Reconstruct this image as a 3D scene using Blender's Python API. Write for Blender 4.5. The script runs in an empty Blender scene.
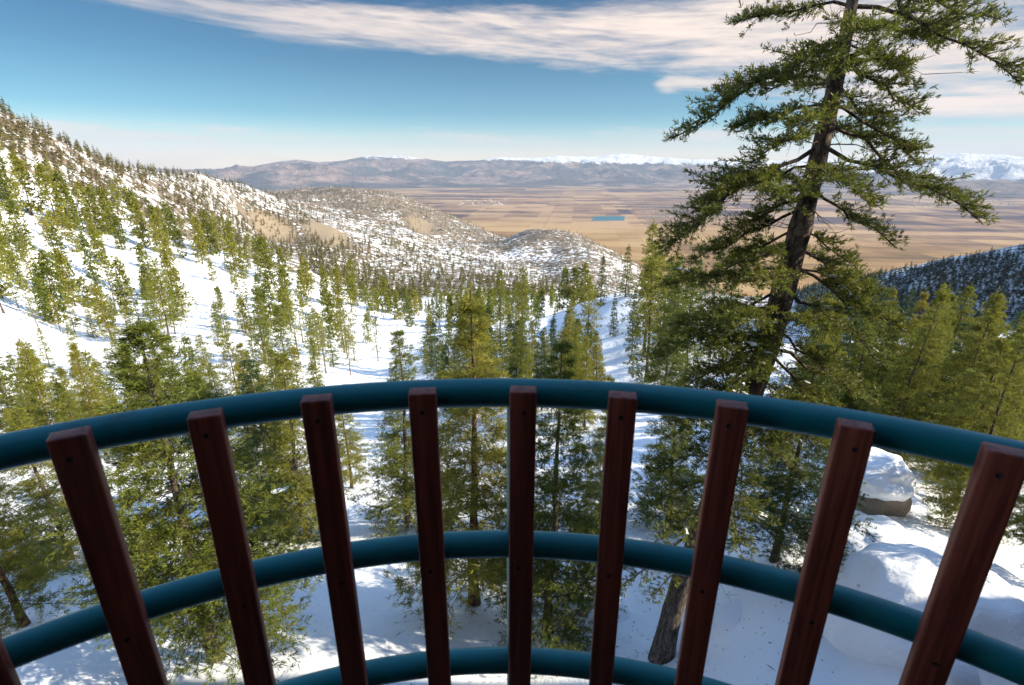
import bpy, math, random
import numpy as np
from mathutils import Vector, Matrix, noise as mnoise

# ------------------------------------------------------------------ camera, sky, sun, exposure
SC = bpy.context.scene
COL = SC.collection
FPX = 512.0
PITCH = math.radians(19.12)
ROLL = 0.0027
cam_d = bpy.data.cameras.new("camera")
cam_d.sensor_width = 36.0
cam_d.lens = 36.0 * FPX / 1024.0
cam_d.clip_start = 0.05
cam_d.clip_end = 200000.0
cam_d.dof.use_dof = True
cam_d.dof.focus_distance = 40.0
cam_d.dof.aperture_fstop = 5.6
cam = bpy.data.objects.new("camera", cam_d)
COL.objects.link(cam)
cam.matrix_world = Matrix.Rotation(math.pi / 2 - PITCH, 4, 'X') @ Matrix.Rotation(ROLL, 4, 'Z')
SC.camera = cam

SUN_EL = math.radians(29.0)
SUN_AZ = math.radians(98.0)          # clockwise from +Y (the view direction): the sun stands to the right
sun_d = bpy.data.lights.new("sun", 'SUN')
sun_d.energy = 3.9
sun_d.angle = math.radians(0.53)
sun_d.color = (1.0, 0.90, 0.71)
sun = bpy.data.objects.new("sun", sun_d)
COL.objects.link(sun)
sdir = Vector((math.sin(SUN_AZ) * math.cos(SUN_EL), math.cos(SUN_AZ) * math.cos(SUN_EL), math.sin(SUN_EL)))
sun.rotation_euler = (-sdir).to_track_quat('-Z', 'Y').to_euler()

SC.view_settings.view_transform = 'Standard'
SC.view_settings.look = 'None'
SC.view_settings.exposure = 1.45
SC.view_settings.gamma = 1.0
SC.view_settings.use_curve_mapping = False
SC.cycles.max_bounces = 6
SC.cycles.transparent_max_bounces = 4
SC.cycles.volume_bounces = 0
SC.cycles.use_denoising = True
SC.cycles.caustics_reflective = False
SC.cycles.caustics_refractive = False


class NT:
    """short-hand for building node trees"""
    def __init__(self, tree):
        self.t = tree
        tree.nodes.clear()

    def n(self, typ, ins=None, **kw):
        nd = self.t.nodes.new(typ)
        for k, v in kw.items():
            setattr(nd, k, v)
        for k, v in (ins or {}).items():
            s = nd.inputs[k]
            if isinstance(v, bpy.types.NodeSocket):
                self.t.links.new(v, s)
            elif isinstance(v, bpy.types.Node):
                self.t.links.new(v.outputs[0], s)
            else:
                s.default_value = v
        return nd

    def m(self, op, a, b=0.0, c=0.0, clamp=False):
        return self.n('ShaderNodeMath', {0: a, 1: b, 2: c}, operation=op, use_clamp=clamp).outputs[0]

    def vm(self, op, a, b=(0, 0, 0)):
        return self.n('ShaderNodeVectorMath', {0: a, 1: b}, operation=op).outputs[0]

    def mix(self, f, a, b, mode='MIX'):
        nd = self.n('ShaderNodeMix', data_type='RGBA', blend_type=mode)
        for i, v in ((0, f), (6, a), (7, b)):
            if isinstance(v, bpy.types.NodeSocket):
                self.t.links.new(v, nd.inputs[i])
            else:
                nd.inputs[i].default_value = v if i == 0 or len(v) == 4 else (*v, 1)
        return nd.outputs[2]

    def noise(self, vec, scale, detail=4.0, rough=0.55, dist=0.0):
        nd = self.n('ShaderNodeTexNoise', {'Vector': vec, 'Scale': scale, 'Detail': detail, 'Roughness': rough, 'Distortion': dist})
        return nd.outputs[0]

    def ramp(self, f, stops, interp='LINEAR'):
        nd = self.n('ShaderNodeValToRGB', {0: f})
        cr = nd.color_ramp
        cr.interpolation = interp
        while len(cr.elements) > 1:
            cr.elements.remove(cr.elements[-1])
        for i, (p, c) in enumerate(stops):
            e = cr.elements[0] if i == 0 else cr.elements.new(p)
            e.position = p
            if not hasattr(c, '__len__'):
                c = (c, c, c)
            e.color = c if len(c) == 4 else (*c, 1)
        return nd.outputs[0]

    def smooth(self, x, lo, hi, a=0.0, b=1.0):
        nd = self.n('ShaderNodeMapRange', {0: x, 1: lo, 2: hi, 3: a, 4: b}, interpolation_type='SMOOTHSTEP')
        return nd.outputs[0]


world = bpy.data.worlds.new("World")
SC.world = world
world.use_nodes = True


def build_world():
    g = NT(world.node_tree)
    out = g.n('ShaderNodeOutputWorld')
    sky = g.n('ShaderNodeTexSky', sky_type='NISHITA', sun_disc=False, sun_elevation=SUN_EL, sun_rotation=SUN_AZ,
              altitude=2300.0, air_density=1.0, dust_density=0.4, ozone_density=2.0)
    d = g.n('ShaderNodeTexCoord').outputs['Generated']
    s = g.n('ShaderNodeSeparateXYZ', {0: d})
    x, y, z = s.outputs
    az = g.m('MULTIPLY', g.m('ARCTAN2', x, y), 57.2958)
    el = g.m('MULTIPLY', g.m('ARCSINE', z), 57.2958)
    # clear air: deep polarised blue-green in view, paler towards the horizon
    tint = g.ramp(g.m('DIVIDE', el, 40.0), [(0.0, (0.80, 0.62, 0.46)), (0.05, (0.30, 0.36, 0.30)), (0.12, (0.10, 0.235, 0.245)), (0.24, (0.045, 0.17, 0.20)), (0.36, (0.022, 0.135, 0.185)), (0.46, (0.06, 0.17, 0.23)), (0.75, (0.85, 0.92, 0.92)), (1.0, (1.2, 1.18, 1.10))])  # top stops brighten the unseen sky overhead to fill the shade
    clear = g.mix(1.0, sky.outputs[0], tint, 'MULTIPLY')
    # cirrus bands in azimuth / elevation
    a01 = g.m('DIVIDE', g.m('ADD', az, 60.0), 120.0, clamp=True)

    def A(deg):
        return (deg + 60) / 120
    c1 = g.m('MULTIPLY', g.ramp(a01, [(A(-60), .66), (A(-34), .645), (A(-20), .605), (A(-4), .595), (A(6), .585), (A(16), .57), (A(25), .53), (A(33), .46), (A(45), .40), (A(60), .40)]), 20.0)
    w1 = g.m('MULTIPLY', g.ramp(a01, [(A(-60), .02), (A(-38), .04), (A(-24), .065), (A(-8), .085), (A(5), .105), (A(16), .145), (A(25), .23), (A(33), .34), (A(60), .38)]), 20.0)
    q1 = g.m('DIVIDE', g.m('SUBTRACT', el, c1), w1)
    b1 = g.m('SUBTRACT', 1.0, g.m('MULTIPLY', q1, q1))
    vec = g.n('ShaderNodeCombineXYZ', {0: g.m('MULTIPLY', az, 0.045), 1: g.m('ADD', g.m('MULTIPLY', el, 0.34), g.m('MULTIPLY', az, 0.022)), 2: 3.7}).outputs[0]
    n1 = g.noise(vec, 1.0, 7.0, 0.62, 0.5)
    vec2 = g.n('ShaderNodeCombineXYZ', {0: g.m('MULTIPLY', az, 0.16), 1: g.m('ADD', g.m('MULTIPLY', el, 1.5), g.m('MULTIPLY', az, 0.06)), 2: 9.1}).outputs[0]
    n2 = g.noise(vec2, 1.0, 6.0, 0.6, 0.3)
    nn = g.m('ADD', g.m('MULTIPLY', g.m('SUBTRACT', n1, 0.47), 3.6), g.m('MULTIPLY', g.m('SUBTRACT', n2, 0.47), 2.4))
    m1 = g.smooth(g.m('ADD', b1, nn), -0.5, 1.55)
    m1 = g.m('MULTIPLY', m1, g.ramp(a01, [(A(-60), .25), (A(-38), .35), (A(-24), .7), (A(-8), .92), (A(3), 1.0), (A(60), 1.0)]))
    # thin streak below the main bank, and wisps low down
    q2 = g.m('DIVIDE', g.m('SUBTRACT', el, 7.4), 0.75)
    b2 = g.m('SUBTRACT', g.m('SUBTRACT', 1.0, g.m('MULTIPLY', q2, q2)), g.smooth(az, 15.5, 11.0, 0.0, 4.0))
    m2 = g.m('MULTIPLY', g.smooth(g.m('ADD', b2, nn), -0.3, 1.3), 0.85)
    q3 = g.m('DIVIDE', g.m('SUBTRACT', el, 2.6), 1.1)
    b3 = g.m('SUBTRACT', 0.0, g.m('MULTIPLY', q3, q3))
    m3 = g.m('MULTIPLY', g.smooth(g.m('ADD', b3, g.m('MULTIPLY', nn, 1.5)), -0.3, 1.5), 0.75)
    m4 = g.m('MULTIPLY', g.smooth(el, 3.9, -0.4), g.ramp(a01, [(0, .95), (A(10), .85), (A(30), .95), (1, .95)]))
    m4 = g.m('MULTIPLY', m4, g.m('ADD', 0.82, g.m('MULTIPLY', nn, 0.35)), clamp=True)
    mask = g.m('MAXIMUM', g.m('MAXIMUM', m1, m2), m3)
    cc = g.mix(g.smooth(nn, -1.2, 1.2), (1.55, 1.40, 1.38), (2.85, 2.36, 2.02))
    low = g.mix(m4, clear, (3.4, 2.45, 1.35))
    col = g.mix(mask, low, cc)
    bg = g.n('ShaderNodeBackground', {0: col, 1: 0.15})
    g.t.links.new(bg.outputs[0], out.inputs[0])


build_world()


# ------------------------------------------------------------------ projection helpers (layout only)
def ray(u, v):
    t = (v - 342.5) / FPX
    return (u - 512.0) / FPX, math.cos(PITCH) - t * math.sin(PITCH), -(math.sin(PITCH) + t * math.cos(PITCH))


def at_r(u, v, r):
    x, y, z = ray(u, v)
    k = r / math.hypot(x, y)
    return Vector((x * k, y * k, z * k))


def at_y(u, v, Y):
    x, y, z = ray(u, v)
    k = Y / y
    return Vector((x * k, Y, z * k))


def proj(p):
    x, y, z = p
    f = y * math.cos(PITCH) - z * math.sin(PITCH)
    up = y * math.sin(PITCH) + z * math.cos(PITCH)
    if f < 0.01:
        return -9999, -9999
    return 512 + FPX * x / f, 342.5 - FPX * up / f


# ------------------------------------------------------------------ mesh helpers
def mesh_np(name, V, faces, mats=(), midx=None, smooth=False, attrs=None):
    """faces: list of int arrays (n,k)"""
    V = np.asarray(V, dtype=np.float32)
    me = bpy.data.meshes.new(name)
    me.vertices.add(len(V))
    me.vertices.foreach_set('co', V.ravel())
    loops = np.concatenate([np.asarray(f).ravel() for f in faces]).astype(np.int32)
    sizes = np.concatenate([np.full(len(f), np.asarray(f).shape[1]) for f in faces if len(f)]).astype(np.int32)
    starts = np.concatenate([[0], np.cumsum(sizes)[:-1]]).astype(np.int32)
    me.loops.add(len(loops))
    me.loops.foreach_set('vertex_index', loops)
    me.polygons.add(len(sizes))
    me.polygons.foreach_set('loop_start', starts)
    if midx is not None:
        me.polygons.foreach_set('material_index', np.asarray(midx, dtype=np.int32))
    if smooth:
        me.polygons.foreach_set('use_smooth', np.ones(len(sizes), dtype=bool))
    for k, a in (attrs or {}).items():
        at = me.attributes.new(k, 'FLOAT', 'POINT')
        at.data.foreach_set('value', np.asarray(a, dtype=np.float32))
    for m in mats:
        me.materials.append(m)
    me.update(calc_edges=True)
    return me


def link(name, me, parent=None, loc=None):
    o = bpy.data.objects.new(name, me)
    COL.objects.link(o)
    if parent is not None:
        o.parent = parent
    if loc is not None:
        o.location = loc
    return o


def tag(o, label=None, cat=None, group=None, kind=None):
    if label:
        o['label'] = label
    if cat:
        o['category'] = cat
    if group:
        o['group'] = group
    if kind:
        o['kind'] = kind
    return o


def empty(name, loc):
    o = bpy.data.objects.new(name, None)
    o.empty_display_size = 0.2
    COL.objects.link(o)
    o.location = loc
    return o


class MB:
    """collects pieces of one mesh"""
    def __init__(self):
        self.v, self.f, self.n = [], [], 0

    def add(self, V, *faces):
        V = np.asarray(V, dtype=float)
        for f in faces:
            self.f.append(np.asarray(f, dtype=int) + self.n)
        self.v.append(V)
        self.n += len(V)

    def tube(self, pts, rad, sides=8, cap=True):
        P = np.asarray(pts, dtype=float)
        n = len(P)
        R = np.broadcast_to(np.asarray(rad, dtype=float), (n,))
        T = np.gradient(P, axis=0)
        T /= np.linalg.norm(T, axis=1)[:, None] + 1e-9
        ref = np.array([0, 0, 1.0]) if abs(T[:, 2]).mean() < 0.8 else np.array([1.0, 0, 0])
        A = np.cross(T, ref)
        A /= np.linalg.norm(A, axis=1)[:, None] + 1e-9
        B = np.cross(T, A)
        th = np.arange(sides) * 2 * math.pi / sides
        V = P[:, None] + R[:, None, None] * (np.cos(th)[None, :, None] * A[:, None] + np.sin(th)[None, :, None] * B[:, None])
        i, j = np.meshgrid(np.arange(n - 1), np.arange(sides), indexing='ij')
        j2 = (j + 1) % sides
        Q = np.stack([i * sides + j, i * sides + j2, (i + 1) * sides + j2, (i + 1) * sides + j], -1).reshape(-1, 4)
        fs = [Q]
        if cap:
            fs.append(np.arange(sides)[None, ::1])
            fs.append((np.arange(sides)[None, ::-1] + (n - 1) * sides))
        self.add(V.reshape(-1, 3), *fs)

    def box(self, c, s, rz=0.0):
        c = np.asarray(c, float)
        h = np.asarray(s, float) / 2
        S = np.array([[-1, -1, -1], [1, -1, -1], [1, 1, -1], [-1, 1, -1], [-1, -1, 1], [1, -1, 1], [1, 1, 1], [-1, 1, 1]], float) * h
        cs, sn = math.cos(rz), math.sin(rz)
        S = S @ np.array([[cs, sn, 0], [-sn, cs, 0], [0, 0, 1]])
        self.add(S + c, [[0, 3, 2, 1], [4, 5, 6, 7], [0, 1, 5, 4], [1, 2, 6, 5], [2, 3, 7, 6], [3, 0, 4, 7]])

    def mesh(self, name, mats, smooth=False):
        by = {}
        for f in self.f:
            by.setdefault(f.shape[1], []).append(f)
        return mesh_np(name, np.concatenate(self.v), [np.concatenate(x) for x in by.values()], mats, smooth=smooth)


def bevel(o, w, seg=2):
    m = o.modifiers.new('bevel', 'BEVEL')
    m.width = w
    m.segments = seg
    m.limit_method = 'ANGLE'
    return o


# ------------------------------------------------------------------ materials
def new_mat(name):
    m = bpy.data.materials.new(name)
    m.use_nodes = True
    return m, NT(m.node_tree)


def simple_mat(name, col, rough=0.6, noise_amt=0.0, scale=5.0, bump=0.0, spec=0.5, coords='Object'):
    m, g = new_mat(name)
    out = g.n('ShaderNodeOutputMaterial')
    b = g.n('ShaderNodeBsdfPrincipled', {'Base Color': (*col, 1), 'Roughness': rough, 'Specular IOR Level': spec})
    tc = g.n('ShaderNodeTexCoord').outputs[coords]
    if noise_amt:
        n = g.noise(tc, scale, 6.0, 0.6)
        f = g.m('ADD', 1.0 - noise_amt, g.m('MULTIPLY', n, 2 * noise_amt))
        mul = g.n('ShaderNodeVectorMath', {0: (*col,), 'Scale': f}, operation='SCALE')
        g.t.links.new(mul.outputs[0], b.inputs['Base Color'])
        if bump:
            bp = g.n('ShaderNodeBump', {'Strength': bump, 'Distance': 0.02, 'Height': n})
            g.t.links.new(bp.outputs[0], b.inputs['Normal'])
    g.t.links.new(b.outputs[0], out.inputs[0])
    return m


def needle_mat(name, c_dark, c_light, transl=0.35, hue_var=0.12):
    m, g = new_mat(name)
    out = g.n('ShaderNodeOutputMaterial')
    geo = g.n('ShaderNodeNewGeometry')
    inst = g.n('ShaderNodeObjectInfo').outputs['Random']
    isl = geo.outputs['Random Per Island']
    n = g.noise(geo.outputs['Position'], 0.9, 3.0)
    f = g.m('ADD', g.m('MULTIPLY', isl, 0.55), g.m('MULTIPLY', n, 0.5), clamp=True)
    col = g.mix(f, c_dark, c_light)
    hs = g.n('ShaderNodeHueSaturation', {'Hue': g.m('ADD', 0.5, g.m('MULTIPLY', g.m('SUBTRACT', inst, 0.5), -hue_var * 0.3)),
                                         'Saturation': 1.0, 'Value': g.m('ADD', 0.82, g.m('MULTIPLY', inst, 0.4)), 'Color': col})
    dif = g.n('ShaderNodeBsdfPrincipled', {'Base Color': hs.outputs[0], 'Roughness': 0.55, 'Specular IOR Level': 0.3})
    tl = g.n('ShaderNodeBsdfTranslucent', {'Color': hs.outputs[0]})
    mx = g.n('ShaderNodeMixShader', {0: transl, 1: dif.outputs[0], 2: tl.outputs[0]})
    g.t.links.new(mx.outputs[0], out.inputs[0])
    return m


def bark_mat(name, c1, c2, scale=9.0):
    m, g = new_mat(name)
    out = g.n('ShaderNodeOutputMaterial')
    tc = g.n('ShaderNodeTexCoord').outputs['Object']
    wob = g.n('ShaderNodeTexNoise', {'Vector': tc, 'Scale': 3.0, 'Detail': 3.0}).outputs['Color']
    st = g.vm('MULTIPLY', g.vm('ADD', tc, g.vm('MULTIPLY', wob, (0.25, 0.25, 0.25))), (1.0, 1.0, 0.22))
    n = g.noise(st, scale * 1.7, 7.0, 0.72, 0.4)
    n2 = g.noise(tc, scale * 2.5, 5.0, 0.7)
    n3 = g.noise(tc, 0.9, 3.0)
    f = g.m('ADD', g.smooth(n, 0.40, 0.62), g.m('MULTIPLY', g.m('SUBTRACT', n2, 0.5), 0.7), clamp=True)
    col = g.mix(f, c1, c2)
    col = g.mix(g.m('MULTIPLY', g.smooth(n3, 0.45, 0.65), 0.35), col, tuple(0.55 * x for x in c2))
    bp = g.n('ShaderNodeBump', {'Strength': 1.0, 'Distance': 0.05, 'Height': g.m('ADD', n, g.m('MULTIPLY', n2, 0.3))})
    b = g.n('ShaderNodeBsdfPrincipled', {'Base Color': col, 'Roughness': 0.9, 'Normal': bp.outputs[0], 'Specular IOR Level': 0.15})
    g.t.links.new(b.outputs[0], out.inputs[0])
    return m


def wood_mat(name):
    m, g = new_mat(name)
    out = g.n('ShaderNodeOutputMaterial')
    tc = g.n('ShaderNodeTexCoord').outputs['Object']
    inst = g.n('ShaderNodeObjectInfo').outputs['Random']
    off = g.vm('ADD', tc, g.n('ShaderNodeCombineXYZ', {0: g.m('MULTIPLY', inst, 37.0), 1: inst, 2: g.m('MULTIPLY', inst, 11.0)}).outputs[0])
    st = g.vm('MULTIPLY', off, (60.0, 60.0, 2.2))
    n = g.noise(st, 1.0, 5.0, 0.6, 0.6)
    bl = g.noise(off, 9.0, 4.0, 0.6)
    col = g.mix(g.smooth(n, 0.3, 0.7), (0.105, 0.024, 0.014), (0.28, 0.072, 0.040))
    col = g.mix(g.m('MULTIPLY', g.smooth(bl, 0.5, 0.75), 0.5), col, (0.18, 0.050, 0.036))
    scr = g.smooth(g.noise(g.vm('MULTIPLY', off, (90, 90, 25)), 1.0, 2.0), 0.74, 0.80)
    col = g.mix(g.m('MULTIPLY', scr, 0.45), col, (0.30, 0.16, 0.13))
    bp = g.n('ShaderNodeBump', {'Strength': 0.35, 'Distance': 0.002, 'Height': n})
    b = g.n('ShaderNodeBsdfPrincipled', {'Base Color': col, 'Roughness': 0.55, 'Normal': bp.outputs[0], 'Specular IOR Level': 0.4})
    g.t.links.new(b.outputs[0], out.inputs[0])
    return m


def paint_mat(name, col):
    m, g = new_mat(name)
    out = g.n('ShaderNodeOutputMaterial')
    tc = g.n('ShaderNodeTexCoord').outputs['Object']
    n = g.noise(tc, 14.0, 5.0, 0.6)
    n2 = g.noise(tc, 160.0, 3.0, 0.6)
    sp = g.smooth(g.noise(tc, 55.0, 3.0, 0.6), 0.70, 0.76)
    c = g.mix(n, tuple(k * 0.8 for k in col), tuple(k * 1.15 for k in col))
    c = g.mix(g.m('MULTIPLY', sp, 0.35), c, (0.05, 0.16, 0.20))
    grime = g.smooth(g.noise(g.vm('MULTIPLY', tc, (1.0, 1.0, 2.5)), 5.0, 6.0, 0.7), 0.52, 0.72)
    c = g.mix(g.m('MULTIPLY', grime, 0.55), c, (0.012, 0.045, 0.055))
    chip = g.smooth(g.noise(tc, 130.0, 2.0, 0.5), 0.735, 0.76)
    c = g.mix(g.m('MULTIPLY', chip, 0.7), c, (0.16, 0.13, 0.11))
    bp = g.n('ShaderNodeBump', {'Strength': 0.12, 'Distance': 0.002, 'Height': n2})
    b = g.n('ShaderNodeBsdfPrincipled', {'Base Color': c, 'Roughness': g.m('ADD', 0.30, g.m('MULTIPLY', n, 0.2)), 'Normal': bp.outputs[0], 'Specular IOR Level': 0.35})
    g.t.links.new(b.outputs[0], out.inputs[0])
    return m


def snow_nodes(g, pos):
    """returns (colour, normal) of clean snow"""
    n1 = g.noise(pos, 0.9, 5.0, 0.5, 0.4)
    n2 = g.noise(g.vm('MULTIPLY', pos, (1.0, 1.7, 1.0)), 4.5, 4.0, 0.55)
    n3 = g.noise(pos, 38.0, 3.0, 0.6)
    h = g.m('ADD', g.m('ADD', g.m('MULTIPLY', n1, 1.0), g.m('MULTIPLY', n2, 0.16)), g.m('MULTIPLY', n3, 0.012))
    bp = g.n('ShaderNodeBump', {'Strength': 0.45, 'Distance': 0.35, 'Height': h})
    col = g.mix(n2, (0.80, 0.82, 0.85), (0.88, 0.885, 0.89))
    return col, bp.outputs[0]


def snow_mat(name):
    m, g = new_mat(name)
    out = g.n('ShaderNodeOutputMaterial')
    pos = g.n('ShaderNodeNewGeometry').outputs['Position']
    col, nor = snow_nodes(g, pos)
    b = g.n('ShaderNodeBsdfPrincipled', {'Base Color': col, 'Roughness': 0.65, 'Normal': nor, 'Specular IOR Level': 0.25})
    g.t.links.new(b.outputs[0], out.inputs[0])
    return m


def terrain_mat():
    m, g = new_mat("snowy ground")
    out = g.n('ShaderNodeOutputMaterial')
    pos = g.n('ShaderNodeNewGeometry').outputs['Position']
    cov = g.n('ShaderNodeAttribute', attribute_name='snow').outputs['Fac']
    tan_ = g.n('ShaderNodeAttribute', attribute_name='bare').outputs['Fac']
    scol, nor = snow_nodes(g, pos)
    dist = g.n('ShaderNodeVectorMath', {0: pos}, operation='LENGTH').outputs['Value']
    nbig = g.noise(pos, 0.012, 6.0, 0.65)
    nmid = g.noise(pos, 0.09, 5.0, 0.65)
    nsm = g.noise(pos, 0.7, 4.0, 0.6)
    th = g.m('ADD', g.m('ADD', g.m('MULTIPLY', nbig, 0.35), g.m('MULTIPLY', nmid, 0.75)), g.m('MULTIPLY', nsm, 0.12))
    # th is about 0.6 +- 0.12 ; snow where th below coverage level
    lvl = g.m('ADD', 0.36, g.m('MULTIPLY', cov, 0.50))
    mask = g.smooth(g.m('SUBTRACT', lvl, th), -0.03, 0.03)
    er = g.mix(g.noise(pos, 0.35, 5.0, 0.7), (0.10, 0.075, 0.05), (0.30, 0.235, 0.17))
    er = g.mix(g.smooth(g.noise(pos, 0.05, 4.0), 0.5, 0.65), er, (0.07, 0.065, 0.04))
    er = g.mix(g.smooth(g.m('ADD', tan_, g.m('MULTIPLY', g.m('SUBTRACT', nmid, 0.5), 1.6)), 0.25, 0.6), er, g.mix(nmid, (0.20, 0.15, 0.095), (0.34, 0.27, 0.18)))
    col = g.mix(mask, er, scol)
    b = g.n('ShaderNodeBsdfPrincipled', {'Base Color': col, 'Roughness': 0.7, 'Normal': nor, 'Specular IOR Level': 0.2})
    g.t.links.new(b.outputs[0], out.inputs[0])
    return m


def rock_mat():
    m, g = new_mat("granite")
    out = g.n('ShaderNodeOutputMaterial')
    tc = g.n('ShaderNodeTexCoord').outputs['Object']
    n = g.noise(tc, 2.5, 7.0, 0.7)
    n2 = g.noise(tc, 22.0, 4.0, 0.7)
    col = g.mix(n, (0.13, 0.105, 0.08), (0.40, 0.33, 0.25))
    col = g.mix(g.m('MULTIPLY', g.smooth(n2, 0.5, 0.7), 0.6), col, (0.10, 0.085, 0.07))
    bp = g.n('ShaderNodeBump', {'Strength': 0.8, 'Distance': 0.06, 'Height': g.m('ADD', n, g.m('MULTIPLY', n2, 0.3))})
    b = g.n('ShaderNodeBsdfPrincipled', {'Base Color': col, 'Roughness': 0.85, 'Normal': bp.outputs[0]})
    g.t.links.new(b.outputs[0], out.inputs[0])
    return m


def plain_mat():
    m, g = new_mat("valley fields")
    out = g.n('ShaderNodeOutputMaterial')
    pos = g.n('ShaderNodeNewGeometry').outputs['Position']
    s = g.n('ShaderNodeSeparateXYZ', {0: pos})
    rot = g.n('ShaderNodeVectorRotate', {'Vector': pos, 'Angle': 0.12}, rotation_type='Z_AXIS').outputs[0]

    def cells(sx, sy, seed):
        v = g.vm('ADD', g.vm('MULTIPLY', rot, (1 / sx, 1 / sy, 0.0)), (seed, seed * 1.7, seed))
        fl = g.vm('FLOOR', v)
        w = g.n('ShaderNodeTexWhiteNoise', {'Vector': fl}).outputs[0]
        fr = g.n('ShaderNodeSeparateXYZ', {0: g.vm('FRACTION', v)})
        ex = g.m('ABSOLUTE', g.m('SUBTRACT', fr.outputs[0], 0.5))
        ey = g.m('ABSOLUTE', g.m('SUBTRACT', fr.outputs[1], 0.5))
        return w, g.m('MAXIMUM', ex, ey)
    w1, e1 = cells(1600, 1250, 3.3)
    w2, e2 = cells(640, 520, 8.1)
    w3, e3 = cells(2900, 430, 5.7)
    big = g.noise(g.vm('MULTIPLY', pos, (0.6, 1.0, 0.0)), 0.00016, 6.0, 0.6)
    fine = g.noise(pos, 0.0016, 6.0, 0.7)
    streak = g.noise(g.vm('MULTIPLY', pos, (0.25, 1.0, 0.0)), 0.0012, 5.0, 0.65)
    f = g.m('ADD', g.m('ADD', g.m('MULTIPLY', w1, 0.12), g.m('MULTIPLY', w2, 0.10)), g.m('ADD', g.m('MULTIPLY', w3, 0.18), g.m('MULTIPLY', big, 0.55)))
    f = g.m('ADD', g.m('MULTIPLY', f, 0.72), g.m('ADD', g.m('MULTIPLY', fine, 0.26), g.m('MULTIPLY', streak, 0.30)))
    f = g.m('ADD', g.m('MULTIPLY', g.m('SUBTRACT', f, 0.56), 1.8), 0.505)
    # f ~ 0.3..0.95
    far = g.ramp(f, [(0.36, (0.045, 0.036, 0.044)), (0.47, (0.090, 0.060, 0.062)), (0.55, (0.155, 0.098, 0.075)), (0.63, (0.25, 0.152, 0.088)), (0.74, (0.40, 0.26, 0.145))])
    near = g.ramp(f, [(0.36, (0.13, 0.078, 0.034)), (0.5, (0.25, 0.142, 0.055)), (0.62, (0.33, 0.20, 0.082)), (0.8, (0.42, 0.275, 0.125))])
    dist = g.n('ShaderNodeVectorMath', {0: pos}, operation='LENGTH').outputs['Value']
    col = g.mix(g.smooth(g.m('ADD', dist, g.m('MULTIPLY', g.m('SUBTRACT', big, 0.5), 9000.0)), 7200.0, 10800.0), near, far)
    road = g.m('MULTIPLY', g.smooth(e1, 0.488, 0.498), 0.28)
    col = g.mix(road, col, (0.06, 0.05, 0.05))
    # brush and tree lines
    br = g.smooth(g.noise(g.vm('MULTIPLY', pos, (0.4, 1.3, 0)), 0.0011, 7.0, 0.75), 0.60, 0.68)
    col = g.mix(g.m('MULTIPLY', br, 0.6), col, (0.07, 0.06, 0.055))
    b = g.n('ShaderNodeBsdfPrincipled', {'Base Color': col, 'Roughness': 0.95, 'Specular IOR Level': 0.05})
    g.t.links.new(b.outputs[0], out.inputs[0])
    return m


def mountain_mat():
    m, g = new_mat("bare mountains")
    out = g.n('ShaderNodeOutputMaterial')
    pos = g.n('ShaderNodeNewGeometry').outputs['Position']
    sn = g.n('ShaderNodeAttribute', attribute_name='snow').outputs['Fac']
    n = g.noise(pos, 0.0012, 8.0, 0.7)
    n2 = g.noise(pos, 0.0004, 5.0, 0.6)
    col = g.mix(g.smooth(n, 0.3, 0.7), (0.09, 0.07, 0.07), (0.42, 0.29, 0.23))
    col = g.mix(g.m('MULTIPLY', g.smooth(n2, 0.44, 0.56), 0.85), col, (0.045, 0.052, 0.06))
    msk = g.smooth(g.m('ADD', sn, g.m('MULTIPLY', g.m('SUBTRACT', n, 0.5), 2.0)), 0.36, 0.58)
    col = g.mix(msk, col, (0.86, 0.86, 0.87))
    bp = g.n('ShaderNodeBump', {'Strength': 1.0, 'Distance': 500.0, 'Height': n})
    b = g.n('ShaderNodeBsdfPrincipled', {'Base Color': col, 'Roughness': 0.9, 'Specular IOR Level': 0.05, 'Normal': bp.outputs[0]})
    g.t.links.new(b.outputs[0], out.inputs[0])
    return m


M_NEEDLE_Y = needle_mat("yellow green needles", (0.075, 0.094, 0.013), (0.37, 0.345, 0.045), 0.44)
M_NEEDLE_G = needle_mat("green needles", (0.044, 0.074, 0.012), (0.30, 0.30, 0.042), 0.42)
M_NEEDLE_D = needle_mat("dark needles", (0.022, 0.052, 0.018), (0.115, 0.160, 0.036), 0.36)
M_NEEDLE_BIG = needle_mat("shaded fir needles", (0.024, 0.052, 0.010), (0.24, 0.25, 0.034), 0.32)  # crown's self-shadow partly put into this darker needle colour
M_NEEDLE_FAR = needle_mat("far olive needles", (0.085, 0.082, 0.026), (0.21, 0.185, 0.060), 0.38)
M_NEEDLE_SH = needle_mat("far shaded needles", (0.016, 0.036, 0.022), (0.060, 0.095, 0.040), 0.25)  # darker copy of the far needles, the right hill's shade put in
M_BARK = bark_mat("grey brown bark", (0.045, 0.034, 0.028), (0.20, 0.155, 0.12), 9.0)
M_BARK_R = bark_mat("red brown bark", (0.05, 0.03, 0.02), (0.24, 0.14, 0.085), 7.0)
M_TWIG = simple_mat("pale dead twig", (0.26, 0.21, 0.17), 0.85)
M_SNOW = snow_mat("snow")
M_TERR = terrain_mat()
M_ROCK = rock_mat()
M_PLAIN = plain_mat()
M_MOUNT = mountain_mat()
M_WOOD = wood_mat("red stained lumber")
M_TEAL = paint_mat("teal paint", (0.002, 0.165, 0.180))
M_BOLT = simple_mat("dark bolt recess", (0.006, 0.005, 0.005), 0.7)  # near-black colour stands in for the shade inside each bolt hole
M_DECK = simple_mat("deck boards", (0.11, 0.07, 0.05), 0.8, 0.3, 6.0, 0.3)
M_LODGE = simple_mat("stained lodge siding", (0.10, 0.055, 0.035), 0.8, 0.3, 3.0, 0.3)
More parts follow.
